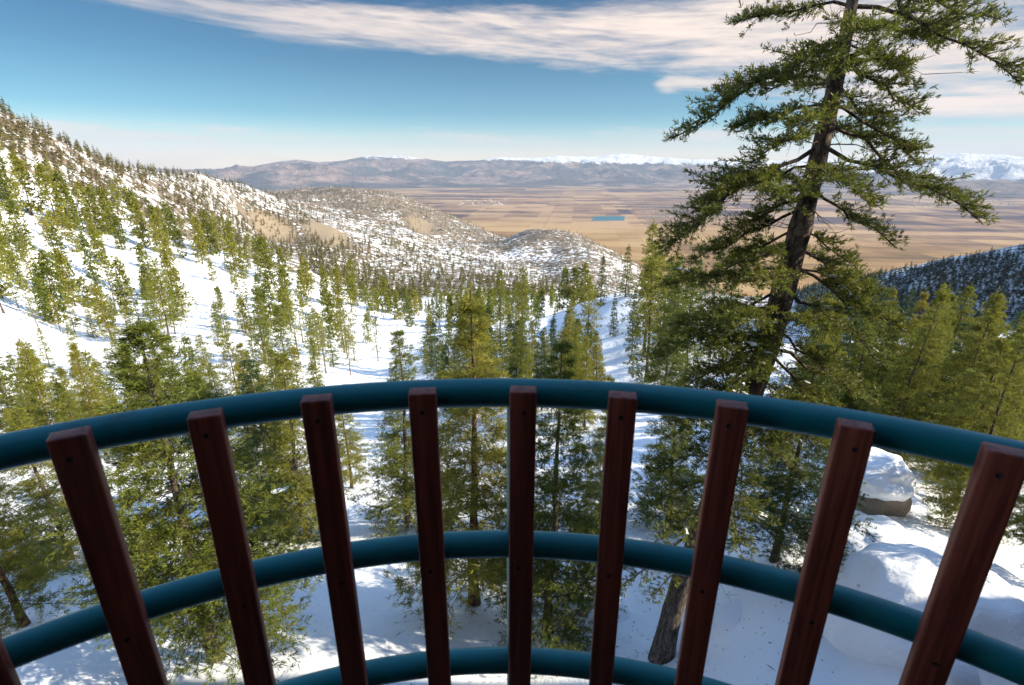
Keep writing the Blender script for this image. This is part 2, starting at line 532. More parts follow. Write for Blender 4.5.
M_ROOF = simple_mat("lodge roofing", (0.06, 0.06, 0.065), 0.8, 0.3, 3.0, 0.2)
M_GLASS = simple_mat("window glass", (0.02, 0.03, 0.035), 0.08)

# ------------------------------------------------------------------ terrain
CP = [  # pixel u, v, horizontal distance in metres
    (215, 655, 11.6), (475, 603, 11.8), (660, 660, 9.7), (0, 685, 13.6), (1024, 685, 11), (512, 685, 8.4), (850, 685, 9.3),
    (280, 520, 20.5), (410, 520, 18.5), (380, 460, 30), (400, 410, 50), (350, 340, 130), (405, 318, 175),
    (100, 300, 155), (30, 380, 80), (0, 300, 125), (100, 240, 215), (200, 330, 115), (250, 290, 180), (0, 470, 36), (120, 450, 40), (250, 420, 45),
    (0, 175, 270), (60, 205, 270), (130, 222, 265), (230, 255, 260), (330, 290, 250), (405, 312, 240),
    (0, 198, 350), (60, 228, 350), (130, 248, 350), (230, 272, 345), (330, 299, 345),
    (0, 150, 430), (0, 112, 560), (60, 142, 600), (140, 167, 800), (200, 174, 1000), (235, 184, 1300),
    (60, 180, 470), (130, 205, 500), (200, 225, 600), (260, 238, 900), (300, 250, 700), (330, 235, 1000), (280, 215, 1100),
    (0, 130, 700), (60, 160, 750), (140, 185, 1000), (200, 195, 1300),
    (260, 198, 1700), (330, 187, 2300), (400, 196, 2400), (470, 223, 2300), (520, 245, 2200),
    (330, 215, 1500), (400, 225, 1500), (450, 240, 1500), (330, 203, 3000), (400, 215, 3000), (470, 242, 3000),
    (505, 238, 1750), (528, 230, 1680), (560, 231, 1600), (592, 241, 1500), (635, 264, 1400), (660, 285, 1300),
    (540, 265, 1200), (500, 280, 800), (580, 285, 900), (620, 300, 800), (560, 247, 2100), (600, 262, 2000),
    (370, 270, 800), (450, 268, 1000), (430, 295, 450), (500, 300, 350), (560, 300, 330),
    (620, 295, 110), (590, 302, 112), (650, 295, 105), (680, 305, 100), (610, 370, 55), (540, 390, 45), (470, 400, 45),
    (560, 330, 90), (500, 350, 85), (620, 330, 170), (650, 330, 170), (590, 325, 170),
    (760, 350, 60), (850, 345, 68), (1000, 335, 72), (930, 340, 70),
    (760, 380, 120), (850, 368, 130), (1000, 360, 150), (900, 350, 700), (1000, 355, 600), (800, 340, 700), (700, 330, 600),
    (1010, 335, 880), (910, 330, 930), (830, 306, 1100), (1024, 252, 1000), (950, 264, 1040), (890, 274, 1100), (830, 283, 1250), (790, 292, 1400),
    (1024, 275, 1300), (950, 287, 1350), (890, 295, 1500), (1150, 236, 1000), (1150, 330, 880), (1300, 225, 1000),
    (760, 560, 12.4), (930, 480, 22), (980, 600, 12.5), (1024, 560, 16), (880, 500, 17), (700, 480, 20), (600, 520, 16), (850, 420, 32), (1000, 420, 32),
]


def tps_setup():
    A, B, T = [], [], []
    for (u, v, r) in CP:
        p = at_r(u, v, r)
        A.append(math.atan2(p.x, p.y))
        B.append(math.log(r))
        T.append(-p.z / r)
    for deg, r, z in [(-75, 5, -10), (75, 5, -9), (130, 5, -9), (-130, 5, -9.5), (180, 5, -9), (-75, 15, -10.5), (75, 15, -9), (140, 15, -7), (-140, 15, -7), (180, 15, -6.5),
                      (-75, 50, -4), (75, 50, -7), (140, 50, 6), (-140, 50, 6), (-75, 200, 25), (75, 200, 10), (140, 200, 40), (-140, 200, 50),
                      (-75, 800, 160), (75, 800, 40), (140, 800, 200), (-140, 800, 250), (140, 2500, 500), (-140, 2500, 500), (-75, 2500, 380), (75, 2500, -100), (53, 1000, -70), (60, 1150, 90), (67, 1350, 380), (75, 1400, 380), (58, 1500, 120), (48, 1500, -200)]:  # last points raise an unseen mountain, added to shade the right hill
        A.append(math.radians(deg))
        B.append(math.log(r))
        T.append(-z / r)
    X = np.stack([np.array(A) * 3.0, np.array(B)], 1)
    T = np.array(T)
    n = len(X)
    D = np.linalg.norm(X[:, None] - X[None], axis=2)
    K = D ** 2 * np.log(D + 1e-9) + np.eye(n) * 0.002
    Pm = np.concatenate([np.ones((n, 1)), X], 1)
    M = np.block([[K, Pm], [Pm.T, np.zeros((3, 3))]])
    w = np.linalg.solve(M, np.concatenate([T, np.zeros(3)]))
    return X, w


TX, TW = tps_setup()


def tps(az, lr):
    Q = np.stack([az * 3.0, lr], -1)
    out = np.zeros(len(Q))
    for i in range(0, len(Q), 20000):
        q = Q[i:i + 20000]
        D = np.linalg.norm(q[:, None] - TX[None], axis=2)
        out[i:i + 20000] = (D ** 2 * np.log(D + 1e-9)) @ TW[:len(TX)] + TW[len(TX)] + q @ TW[len(TX) + 1:]
    return out


PLAIN_Z = -905.0
AZG = np.radians(np.concatenate([np.arange(-180, -62, 3.0), np.arange(-60, 60.01, 0.25), np.arange(63, 180.1, 3.0)]))
RG = np.exp(np.concatenate([np.linspace(math.log(2.0), math.log(9.0), 20)[:-1], np.linspace(math.log(9.0), math.log(3400), 380)]))
RG = np.concatenate([RG, np.exp(np.linspace(math.log(3400), math.log(6500), 25))[1:]])


def build_height():
    na, nr = len(AZG), len(RG)
    AA, RR = np.meshgrid(AZG, RG, indexing='ij')
    re = np.clip(RR, 8.0, 3400)
    T = tps(AA.ravel(), np.log(re).ravel()).reshape(na, nr)
    Z = -T * re
    # fade to the valley floor beyond the ridges (in front), keep mountain behind
    k = np.clip((RR - 2600) / (4300 - 2600), 0, 1)
    k = k * k * (3 - 2 * k)
    front = np.clip((np.cos(AA) + 0.1) / 0.4, 0, 1)
    Z = Z * (1 - k) + (PLAIN_Z - 25) * k * front + Z * k * (1 - front)
    X = RR * np.sin(AA)
    Y = RR * np.cos(AA)
    N = np.zeros_like(Z)
    xf, yf, rf = X.ravel(), Y.ravel(), RR.ravel()
    nf = np.zeros(len(xf))
    fv = np.abs(AA.ravel()) < 1.1
    for i in np.nonzero(fv)[0]:
        x, y, r = xf[i], yf[i], rf[i]
        if r < 60:
            nf[i] = 0.22 * mnoise.noise((x / 3.1, y / 3.1, 0.3)) + 0.09 * mnoise.noise((x / 1.1, y / 1.1, 2.3)) + 0.5 * min(1, max(0, r - 12) / 20) * mnoise.noise((x / 9, y / 9, 7.1))
        elif r < 420:
            nf[i] = 1.3 * mnoise.noise((x / 17, y / 17, 0.9)) + 0.5 * mnoise.noise((x / 6, y / 6, 5.9))
        else:
            nf[i] = 9.0 * min(1.0, r / 1200) * (mnoise.noise((x / 110, y / 110, 0.4)) + 0.6 * mnoise.noise((x / 45, y / 45, 4.4)))
    Z += nf.reshape(Z.shape)
    Z = np.where(front * k > 0.98, PLAIN_Z - 25, Z)
    return X, Y, Z, AA, RR


HX, HY, HZ, HA, HR = build_height()
LRG = np.log(RG)


def ground_z(x, y):
    a = math.atan2(x, y)
    lr = math.log(max(2.01, math.hypot(x, y)))
    i = min(max(int(np.searchsorted(AZG, a)) - 1, 0), len(AZG) - 2)
    j = min(max(int(np.searchsorted(LRG, lr)) - 1, 0), len(LRG) - 2)
    fa = (a - AZG[i]) / (AZG[i + 1] - AZG[i])
    fr = (lr - LRG[j]) / (LRG[j + 1] - LRG[j])
    return (HZ[i, j] * (1 - fa) + HZ[i + 1, j] * fa) * (1 - fr) + (HZ[i, j + 1] * (1 - fa) + HZ[i + 1, j + 1] * fa) * fr


def hit(u, v, rmin=4.0, rmax=4000.0):
    """first terrain point seen through pixel (u, v)"""
    dx, dy, dz = ray(u, v)
    hz = math.hypot(dx, dy)
    a = math.atan2(dx, dy)
    t = -dz / hz
    i = min(max(int(np.searchsorted(AZG, a)) - 1, 0), len(AZG) - 2)
    fa = (a - AZG[i]) / (AZG[i + 1] - AZG[i])
    prof = HZ[i] * (1 - fa) + HZ[i + 1] * fa
    d = prof + t * RG
    ok = np.nonzero((d > 0) & (RG > rmin) & (RG < rmax))[0]
    if len(ok) == 0:
        return None
    j = ok[0]
    if j == 0 or RG[j - 1] < rmin:
        r = RG[j]
    else:
        f = -d[j - 1] / (d[j] - d[j - 1] + 1e-9)
        f = min(max(f, 0.0), 1.0)
        r = RG[j - 1] + f * (RG[j] - RG[j - 1])
    x, y = r * math.sin(a), r * math.cos(a)
    return Vector((x, y, ground_z(x, y)))


def build_terrain():
    na, nr = HX.shape
    V = np.stack([HX, HY, HZ], -1).reshape(-1, 3)
    i, j = np.meshgrid(np.arange(na - 1), np.arange(nr - 1), indexing='ij')
    Q = np.stack([i * nr + j, (i + 1) * nr + j, (i + 1) * nr + j + 1, i * nr + j + 1], -1).reshape(-1, 4)
    # close the disc under the balcony
    z0 = float(HZ[:, 0].mean())
    V = np.concatenate([V, [[0, 0, z0]]])
    c = len(V) - 1
    tri = np.stack([np.full(na - 1, c), (np.arange(na - 1) + 1) * nr, np.arange(na - 1) * nr], -1)
    # snow coverage and bare-ground zones
    cov = np.ones(HX.shape)
    bare = np.zeros(HX.shape)
    deg = np.degrees(HA)
    far = np.clip((HR - 330) / 120, 0, 1)
    cov = 1.0 - far * 0.56
    cov = cov - np.clip((HR - 60) / 60, 0, 1) * (1 - far) * 0.17
    mid = np.clip((HR - 1300) / 500, 0, 1)
    cov = cov - mid * 0.13
    right = np.clip((deg - 22) / 6, 0, 1) * np.clip((HR - 500) / 200, 0, 1)
    cov = cov * (1 - right) + 0.50 * right
    for (u, v, r, su, sr) in [(325, 235, 1000, 2.0, 0.10), (275, 232, 980, 2.0, 0.08), (420, 228, 1600, 1.2, 0.07)]:
        p = at_r(u, v, r)
        a0 = math.degrees(math.atan2(p.x, p.y))
        w = np.exp(-((deg - a0) / su) ** 2 - ((np.log(HR) - math.log(r)) / sr) ** 2)
        bare = np.maximum(bare, np.clip(w * 1.15, 0, 1))
    east = np.clip((deg - 0) / 3, 0, 1) * np.clip((HR - 1350) / 120, 0, 1) * np.clip((20 - deg) / 4, 0, 1)
    cov = cov - east * 0.08
    cov = cov - bare * 0.42
    att = lambda a: np.concatenate([a.ravel(), [1.0]])
    me = mesh_np("hillside", V, [Q, tri], [M_TERR], smooth=True, attrs={'snow': att(cov), 'bare': np.concatenate([bare.ravel(), [0.0]])})
    tag(link("snowy_hillside", me), kind='structure')


build_terrain()


def build_plain():
    az = np.radians(np.arange(-180, 181, 4.0))
    rr = np.exp(np.linspace(math.log(1500), math.log(60000), 30))
    A, R = np.meshgrid(az, rr, indexing='ij')
    V = np.stack([R * np.sin(A), R * np.cos(A), np.full_like(R, PLAIN_Z)], -1).reshape(-1, 3)
    na, nr = A.shape
    i, j = np.meshgrid(np.arange(na - 1), np.arange(nr - 1), indexing='ij')
    Q = np.stack([i * nr + j, (i + 1) * nr + j, (i + 1) * nr + j + 1, i * nr + j + 1], -1).reshape(-1, 4)
    tag(link("valley_plain", mesh_np("valley_plain", V, [Q], [M_PLAIN])), kind='structure')


build_plain()


def on_plain(u, v, dz=0.0):
    x, y, z = ray(u, v)
    k = (PLAIN_Z + dz) / z
    return Vector((x * k, y * k, PLAIN_Z + dz))


def build_mountains():
    sky = [(-300, 166), (100, 168), (235, 171), (262, 165), (295, 159.5), (318, 162.5), (345, 161), (365, 157), (400, 156), (420, 158), (445, 162), (480, 160), (500, 157), (530, 158),
           (560, 154.5), (585, 157), (600, 156), (625, 153.5), (645, 155), (680, 158), (720, 160), (760, 160), (820, 158), (880, 157), (930, 154), (960, 152), (1000, 153), (1024, 154), (1200, 150), (1600, 158)]
    SA = np.array([math.atan2(ray(u, v)[0], ray(u, v)[1]) for u, v in sky])
    ST = np.array([ray(u, v)[2] / math.hypot(ray(u, v)[0], ray(u, v)[1]) for u, v in sky])
    az = np.radians(np.arange(-62, 62.01, 0.10))
    rr = np.linspace(22000, 44000, 150)
    A, R = np.meshgrid(az, rr, indexing='ij')
    r0 = 34000.0
    crest = np.interp(A, SA, ST) * r0 - PLAIN_Z          # crest height above the plain
    sh = np.clip(1 - np.abs(R - r0) / np.where(R < r0, 9500.0, 9000.0), 0, 1)
    sh = sh ** 1.25
    X, Y = R * np.sin(A), R * np.cos(A)
    N = np.zeros(X.size)
    xf, yf = X.ravel(), Y.ravel()
    for i in range(X.size):
        N[i] = mnoise.ridged_multi_fractal((xf[i] / 4200, yf[i] / 4200, 1.3), 0.75, 2.15, 6, 1.0, 2.0)
    N = N.reshape(X.shape)
    N = (N - N.mean()) / N.std()
    H = crest * sh * (1 + np.clip(N, -2, 2) * 0.36 * np.clip(1.05 - sh, 0.055, 1))
    # lower pinkish range on the left, nearer
    deg = np.degrees(A)
    lw = np.exp(-((deg + 24) / 11) ** 2) * np.exp(-((R - 26500) / 2300) ** 2)
    H = np.maximum(H, lw * 820 * (1 + 0.25 * N))
    # dark foothills at the foot of the range
    fw = np.exp(-((deg + 12) / 9.0) ** 2) * np.exp(-((R - 24000) / 900) ** 2) * 240 + np.exp(-((deg - 44) / 10) ** 2) * np.exp(-((R - 24500) / 1500) ** 2) * 430
    H = np.maximum(H, fw * (1 + 0.15 * N))
    Z = PLAIN_Z - 6 + H
    line = np.interp(deg, [-60, -25, -18, -14, -8, 0, 5, 12, 20, 30, 40, 60], [900, 900, 760, 560, 560, 450, 330, 270, 230, -20, -330, -330])
    snow = (Z - line + 190) / 420.0 + 0.4
    snow = np.where(R > 28500, snow, 0.0)
    na, nr = A.shape
    i, j = np.meshgrid(np.arange(na - 1), np.arange(nr - 1), indexing='ij')
    Q = np.stack([i * nr + j, (i + 1) * nr + j, (i + 1) * nr + j + 1, i * nr + j + 1], -1).reshape(-1, 4)
    V = np.stack([X, Y, Z], -1).reshape(-1, 3)
    me = mesh_np("mountain_range", V, [Q], [M_MOUNT], smooth=True, attrs={'snow': np.clip(snow, 0, 1.2).ravel()})
    tag(link("mountains", me), kind='structure')
    return float(max(Z.max(), HZ.max()))


MOUNT_TOP = build_mountains()

# pond and settlements on the plain
m_pond = simple_mat("pond water", (0.0, 0.10, 0.125), 0.4)
pq = [on_plain(591, 220.6, 0.6), on_plain(624, 220.2, 0.6), on_plain(624.5, 215.8, 0.6), on_plain(594, 216.0, 0.6)]
tag(link("pond_water", mesh_np("pond", [tuple(p) for p in pq], [np.array([[0, 1, 2, 3]])], [m_pond])), kind='structure')


def town(name, boxes_uv, n, col, label, hmax=14.0, smin=20, smax=60):
    rng = np.random.default_rng(len(name) * 7 + n)
    mb = MB()
    u0, u1, v0, v1 = boxes_uv
    for k in range(n):
        p = on_plain(rng.uniform(u0, u1), rng.uniform(v0, v1))
        s = rng.uniform(smin, smax, 2)
        h = rng.uniform(5, hmax)
        mb.box((p.x, p.y, PLAIN_Z + h / 2), (s[0], s[1], h), 0.12)
    m = simple_mat(name + " walls", col, 0.8, 0.25, 0.004)
    o = link(name, mb.mesh(name, [m]))
    tag(o, label, 'town', kind='stuff')


town("distant_sheds", (458, 506, 200, 206), 34, (0.75, 0.75, 0.76), "white roofed sheds of a far town on the plain", 9, 25, 75)
town("distant_houses", (641, 690, 204, 219), 420, (0.22, 0.20, 0.21), "grey grid of far houses on the plain beside the pond", 7, 14, 26)
town("distant_suburb", (905, 1015, 190, 206), 500, (0.26, 0.25, 0.27), "bluish scatter of far houses at the foot of the snowy range", 8, 18, 40)

# ------------------------------------------------------------------ air
def build_haze():
    m, g = new_mat("haze air")
    out = g.n('ShaderNodeOutputMaterial')
    v = g.n('ShaderNodeVolumePrincipled', {'Color': (0.61, 0.74, 0.93, 1), 'Density': 2.0e-5, 'Anisotropy': 0.0})
    g.t.links.new(v.outputs[0], out.inputs['Volume'])
    mb = MB()
    zlo, zhi = PLAIN_Z - 45, MOUNT_TOP + 20
    mb.box((0, 0, (zlo + zhi) / 2), (121000, 121000, zhi - zlo))
    o = link("haze", mb.mesh("haze", [m]))
    tag(o, "thin blue haze over the valley", "haze", kind='stuff')


build_haze()

# ------------------------------------------------------------------ conifers
def norm(a):
    return a / (np.linalg.norm(a, axis=-1, keepdims=True) + 1e-9)


def blades(rng, P, D, L, W, n, spread):
    """needle sprays: n kite-shaped blades along each sprig"""
    N = len(P)
    D = norm(D)
    u = rng.uniform(0, 0.6, (N, n, 1))
    base = P[:, None] + D[:, None] * L[:, None, None] * u
    d = norm(D[:, None] + spread * rng.normal(size=(N, n, 3)))
    lb = (L[:, None] * rng.uniform(0.45, 0.75, (N, n)))[..., None]
    sd = norm(np.cross(d, rng.normal(size=(N, n, 3)))) * (W[:, None, None] if hasattr(W, '__len__') else W)
    v0, v1, v2, v3 = base, base + d * lb * 0.5 + sd, base + d * lb, base + d * lb * 0.5 - sd
    V = np.stack([v0, v1, v2, v3], 2).reshape(-1, 3)
    return V


def limb_points(P0, P1, bow, n=7):
    t = np.linspace(0, 1, n)[:, None]
    P = P0 * (1 - t) + P1 * t
    P[:, 2] += bow * 4 * t[:, 0] * (1 - t[:, 0])
    return P


class Tree:
    def __init__(self, seed):
        self.rng = np.random.default_rng(seed)
        self.P, self.D, self.L = [], [], []
        self.wood = MB()
        self.snow = []

    def limb(self, P0, P1, bow, nsub, sublen, step, r0, t0=0.25, sprig=0.12, droop=0.15, sides=4, snow=0.0, subwood=True, up=0.2):
        rng = self.rng
        P0, P1 = np.asarray(P0, float), np.asarray(P1, float)
        ax = limb_points(P0, P1, bow)
        ax[1:-1] += rng.normal(size=(5, 3)) * np.linalg.norm(P1 - P0) * 0.02
        self.wood.tube(ax, np.linspace(r0, r0 * 0.25, 7), sides, cap=False)
        hd = P1 - P0
        hd[2] = 0
        hd = hd / (np.linalg.norm(hd) + 1e-6)
        sidev = np.array([-hd[1], hd[0], 0])
        ts = np.sort(rng.uniform(t0, 1.0, nsub))
        for k, t in enumerate(ts):
            f = t * 6
            i = min(int(f), 5)
            b = ax[i] + (ax[i + 1] - ax[i]) * (f - i)
            s = 1 if (k % 2) else -1
            ln = sublen * (0.35 + 0.85 * math.sin(math.pi * min(1, 0.25 + 0.7 * t))) * rng.uniform(0.6, 1.25)
            if t > 0.93:
                ln *= 0.5
            d = hd * rng.uniform(0.4, 1.0) + sidev * s * rng.uniform(0.5, 1.1) + np.array([0, 0, rng.normal() * 0.28 - droop])
            d = d / np.linalg.norm(d)
            e = b + d * ln
            if subwood:
                self.wood.tube(np.stack([b, (b + e) / 2 + [0, 0, 0.04 * ln], e]), [r0 * 0.28, r0 * 0.2, r0 * 0.1], 3, cap=False)
            m = max(2, int(ln / step))
            q = np.linspace(0.12, 1.0, m)[:, None]
            pp = b + (e - b) * q + rng.normal(size=(m, 3)) * step * 0.35
            dd = d * 0.8 + sidev * (rng.choice([-1, 1], m)[:, None]) * 0.55 + rng.normal(size=(m, 3)) * 0.3
            dd[:, 2] += up
            self.P.append(pp)
            self.D.append(dd)
            self.L.append(np.full(m, sprig) * rng.uniform(0.7, 1.3, m))
            if snow and rng.random() < snow:
                self.snow.append((b + (e - b) * rng.uniform(.35, .75) + [0, 0, sprig * 0.12], min(0.22, ln * rng.uniform(0.12, 0.35)), d))
        m = max(2, int(np.linalg.norm(P1 - P0) * (1 - t0) / step))
        f = rng.uniform(t0, 1.0, m) * 5.99
        i = f.astype(int)
        pp = ax[i] + (ax[i + 1] - ax[i]) * (f - i)[:, None] + rng.normal(size=(m, 3)) * step * 0.3
        self.P.append(pp)
        self.D.append(np.repeat((hd * 0.8)[None], m, 0) + rng.normal(size=(m, 3)) * 0.45 + [0, 0, up])
        self.L.append(np.full(m, sprig) * rng.uniform(0.7, 1.3, m))

    def crown_mesh(self, name, mat, nb, width, spread):
        P, D, L = np.concatenate(self.P), np.concatenate(self.D), np.concatenate(self.L)
        V = blades(self.rng, P, D, L, width, nb, spread)
        Q = np.arange(len(V)).reshape(-1, 4)
        return mesh_np(name, V, [Q], [mat])

    def snow_mesh(self, name):
        mb = MB()
        rng = self.rng
        for c, s, d in self.snow:
            th = np.arange(9) * 2 * math.pi / 9
            rr = s * rng.uniform(0.45, 1.2, 9)
            sv = np.array([-d[1], d[0], 0.0])
            sv /= np.linalg.norm(sv) + 1e-6
            ring = (np.cos(th) * rr)[:, None] * d + (np.sin(th) * rr * 0.42)[:, None] * sv + rng.normal(size=(9, 3)) * 0.06 * s
            ring2 = ring * 0.6 + [0, 0, 0.13 * s]
            V = np.concatenate([ring, ring2, [[0, 0, 0.15 * s]]]) + c
            a = np.arange(9)
            b = (a + 1) % 9
            mb.add(V, np.stack([a, b, b + 9, a + 9], 1), np.stack([a + 9, b + 9, np.full(9, 18)], 1))
        return mb.mesh(name, [M_SNOW], smooth=True) if self.snow else None


def conifer(seed, H=12.0, base=0.15, R=2.2, shape=0.85, whorls=22, per=5, rise=0.25, droop=0.25, nsub=10, step=0.22, sprig=0.26, nb=5, width=0.02, spread=0.5,
            trunk_r=0.17, mat=None, bark=None, snow=0.0, gaps=0.15, irreg=0.25, dead=0, sides=8, lsides=3, bend=0.0, subwood=True, sublen=0.33, top_round=0.0, name="tree"):
    t = Tree(seed)
    rng = t.rng
    n = 12
    zz = np.linspace(0, 1, n)
    bx = bend * np.sin(zz * math.pi) * H + np.cumsum(rng.normal(size=n)) * 0.012 * H * 0.3
    by = np.cumsum(rng.normal(size=n)) * 0.012 * H * 0.3
    bx -= bx[0]
    by -= by[0]
    tr = np.stack([bx, by, zz * H - 0.35 * (zz == 0)], 1)
    rad = trunk_r * (1 - zz * 0.93) * (1 + 0.5 * np.exp(-zz * 25))
    t.wood.tube(tr, rad, sides, cap=False)

    def trunk_at(z):
        return np.array([np.interp(z / H, zz, bx), np.interp(z / H, zz, by), z])
    lean = rng.uniform(0, 6.28)
    for k in range(whorls):
        f = (k + rng.uniform(-0.3, 0.3)) / whorls
        f = min(max(f, 0.0), 0.985)
        z = H * (base + (1 - base) * f)
        prof = (1 - f) ** shape
        if f < 0.2:
            prof *= 0.72 + 1.4 * f
        prof = max(prof, 0.05 + top_round * (1 - f) * 0.3)
        a0 = rng.uniform(0, 6.28)
        for j in range(per):
            if rng.random() < gaps:
                continue
            a = a0 + j * 6.283 / per + rng.normal() * 0.3
            ln = R * prof * (1 + irreg * rng.normal() + 0.14 * math.cos(a - lean))
            ln = max(ln, 0.12 * R * 0.5)
            up = ln * (rise * (0.3 + 1.2 * f) - droop * (1 - f) + rng.normal() * 0.10)
            P0 = trunk_at(z)
            P1 = P0 + np.array([math.cos(a) * ln, math.sin(a) * ln, up])
            t.limb(P0, P1, 0.05 * ln, max(2, int(nsub * (0.35 + 0.65 * prof))), ln * sublen, step, max(0.012, trunk_r * 0.16 * prof), 0.22, sprig, 0.12, lsides, snow, subwood)
    # leader
    top = trunk_at(H * 0.995)
    m = 8
    t.P.append(top + np.stack([np.zeros(m), np.zeros(m), np.linspace(-0.06 * H, 0.01 * H, m)], 1))
    t.D.append(rng.normal(size=(m, 3)) * 0.5 + [0, 0, 0.9])
    t.L.append(np.full(m, sprig))
    for k in range(dead):
        z = H * rng.uniform(0.05, base + 0.1)
        a = rng.uniform(0, 6.28)
        ln = R * rng.uniform(0.3, 0.7)
        P0 = trunk_at(z)
        P1 = P0 + np.array([math.cos(a) * ln, math.sin(a) * ln, -0.1 * ln])
        t.wood.tube(limb_points(P0, P1, 0.05 * ln, 5), np.linspace(0.02, 0.006, 5), 3, cap=False)
    crown = t.crown_mesh(name + "_crown", mat, nb, width, spread)
    trunk = t.wood.mesh(name + "_trunk", [bark or M_BARK], smooth=True)
    return dict(crown=crown, trunk=trunk, snow=t.snow_mesh(name + "_snow"), H=H)


def merged_mesh(c, name):
    """crown + trunk in one mesh with two materials (for trees too small to show their parts)"""
    vs, fs, mi, n = [], [], [], 0
    for k, key in enumerate(('crown', 'trunk')):
        me = c[key]
        v = np.empty(len(me.vertices) * 3, np.float32)
        me.vertices.foreach_get('co', v)
        lp = np.empty(len(me.loops), np.int32)
        me.loops.foreach_get('vertex_index', lp)
        vs.append(v.reshape(-1, 3))
        fs.append(lp.reshape(-1, 4) + n)
        mi.append(np.full(len(lp) // 4, k))
        n += len(v) // 3
    return mesh_np(name, np.concatenate(vs), [np.concatenate(fs)], [c['crown'].materials[0], c['trunk'].materials[0]], np.concatenate(mi))


random.seed(5)
K_HERO = {}
K_HERO['pine'] = [conifer(11 + i, 12, 0.12, 2.5, 0.95, 27, 5, 0.32, 0.32, 20, 0.11, 0.27, 12, 0.0095, 0.62, 0.17, M_NEEDLE_Y, M_BARK_R, gaps=0.15, dead=8, name="pine_near") for i in range(2)]
K_HERO['fir'] = [conifer(21 + i, 12, 0.07, 2.5, 0.85, 30, 5, 0.15, 0.32, 20, 0.105, 0.22, 12, 0.0095, 0.5, 0.17, M_NEEDLE_G, M_BARK, gaps=0.1, dead=5, name="fir_near") for i in range(2)]
K_HERO['snowfir'] = [conifer(31 + i, 12, (0.20, 0.12)[i], 2.6, 0.8, 28, 5, 0.12, 0.34, (25, 20)[i], 0.10, 0.22, 12, 0.0095, 0.5, 0.17, (M_NEEDLE_G, M_NEEDLE_D)[i], M_BARK, snow=(0.012, 0.05)[i], gaps=0.08, dead=8, bend=(0.012, 0)[i], name="snowy_fir") for i in range(2)]
K_MID = {
    'pine': [conifer(41 + i, 13, 0.12 + 0.05 * i, 2.0 + 0.25 * i, 0.65, 17, 5, 0.45, 0.25, 8, 0.24, 0.42, 8, 0.034, 0.6, 0.16, M_NEEDLE_Y, M_BARK_R, gaps=0.18, lsides=3, subwood=False, name="pine_mid") for i in range(3)],
    'fir': [conifer(51 + i, 13, 0.05, 2.2, 0.85, 20, 5, 0.12, 0.30, 8, 0.24, 0.40, 8, 0.034, 0.5, 0.16, M_NEEDLE_G, M_BARK, gaps=0.1, lsides=3, subwood=False, name="fir_mid") for i in range(2)],
    'darkfir': [conifer(56 + i, 13, 0.05, 2.1, 0.9, 20, 5, 0.12, 0.32, 8, 0.24, 0.40, 8, 0.034, 0.5, 0.16, M_NEEDLE_D, M_BARK, gaps=0.1, lsides=3, subwood=False, name="dark_fir_mid") for i in range(2)],
    'sparse': [conifer(61 + i, 13, 0.24, 1.6, 0.5, 13, 4, 0.5, 0.2, 5, 0.36, 0.45, 5, 0.05, 0.65, 0.14, M_NEEDLE_Y, M_BARK, gaps=0.3, lsides=3, subwood=True, dead=8, irreg=0.4, name="sparse_mid") for i in range(2)],
}
K_LOW = {
    'pine': [conifer(71 + i, 14, 0.10, 2.4, 0.62, 12, 5, 0.45, 0.25, 4, 0.65, 0.95, 5, 0.16, 0.6, 0.18, M_NEEDLE_Y, M_BARK_R, gaps=0.15, sides=5, subwood=False, name="pine_low") for i in range(3)],
    'fir': [conifer(81 + i, 14, 0.05, 2.4, 0.85, 13, 5, 0.12, 0.25, 4, 0.65, 0.95, 5, 0.16, 0.5, 0.18, M_NEEDLE_G, M_BARK, gaps=0.1, sides=5, subwood=False, name="fir_low") for i in range(2)],
    'sparse': [conifer(91 + i, 14, 0.26, 1.8, 0.5, 9, 4, 0.5, 0.2, 3, 0.7, 0.8, 5, 0.12, 0.6, 0.16, M_NEEDLE_Y, M_BARK, gaps=0.3, sides=5, subwood=False, dead=5, irreg=0.4, name="sparse_low") for i in range(2)],
}
K_LOWM = {k: [merged_mesh(c, "tree_" + k) for c in v] for k, v in K_LOW.items()}

TREES = []   # dicts for the labelling pass


def plant(kind, lod, p, h, zone, rot=None, label=None, lean=(0, 0), wide=1.0, group=None, var=None):
    rng = random
    nm = {'pine': 'pine_tree', 'fir': 'fir_tree', 'darkfir': 'fir_tree', 'snowfir': 'fir_tree', 'sparse': 'pine_tree'}[kind]
    src = {'hero': K_HERO, 'mid': K_MID, 'low': K_LOW}[lod][kind]
    i = rng.randrange(len(src)) if var is None else var
    s = h / src[i]['H']
    if lod == 'low':
        o = link(nm, K_LOWM[kind][i])
    else:
        o = empty(nm, (0, 0, 0))
        link('crown', src[i]['crown'], o)
        link('trunk', src[i]['trunk'], o)
        if src[i]['snow']:
            link('snow_clumps', src[i]['snow'], o)
    o.location = (p[0], p[1], p[2] - 0.15)
    o.rotation_euler = (lean[0], lean[1], rng.uniform(0, 6.28) if rot is None else rot)
    w = s * wide * rng.uniform(0.9, 1.15)
    o.scale = (w, w, s)
    u, v = proj(p)
    ut, vt = proj((p[0], p[1], p[2] + h))
    TREES.append(dict(o=o, u=ut, v=v, vt=vt, h=h, px=v - vt, kind=kind, zone=zone, label=label, group=group))
    return o


def top_height(p, vt):
    """height of a vertical tree standing at p whose top shows at image row vt"""
    lo, hi = 0.5, 40.0
    for _ in range(40):
        m = (lo + hi) / 2
        if proj((p[0], p[1], p[2] + m))[1] > vt:
            lo = m
        else:
            hi = m
    return lo


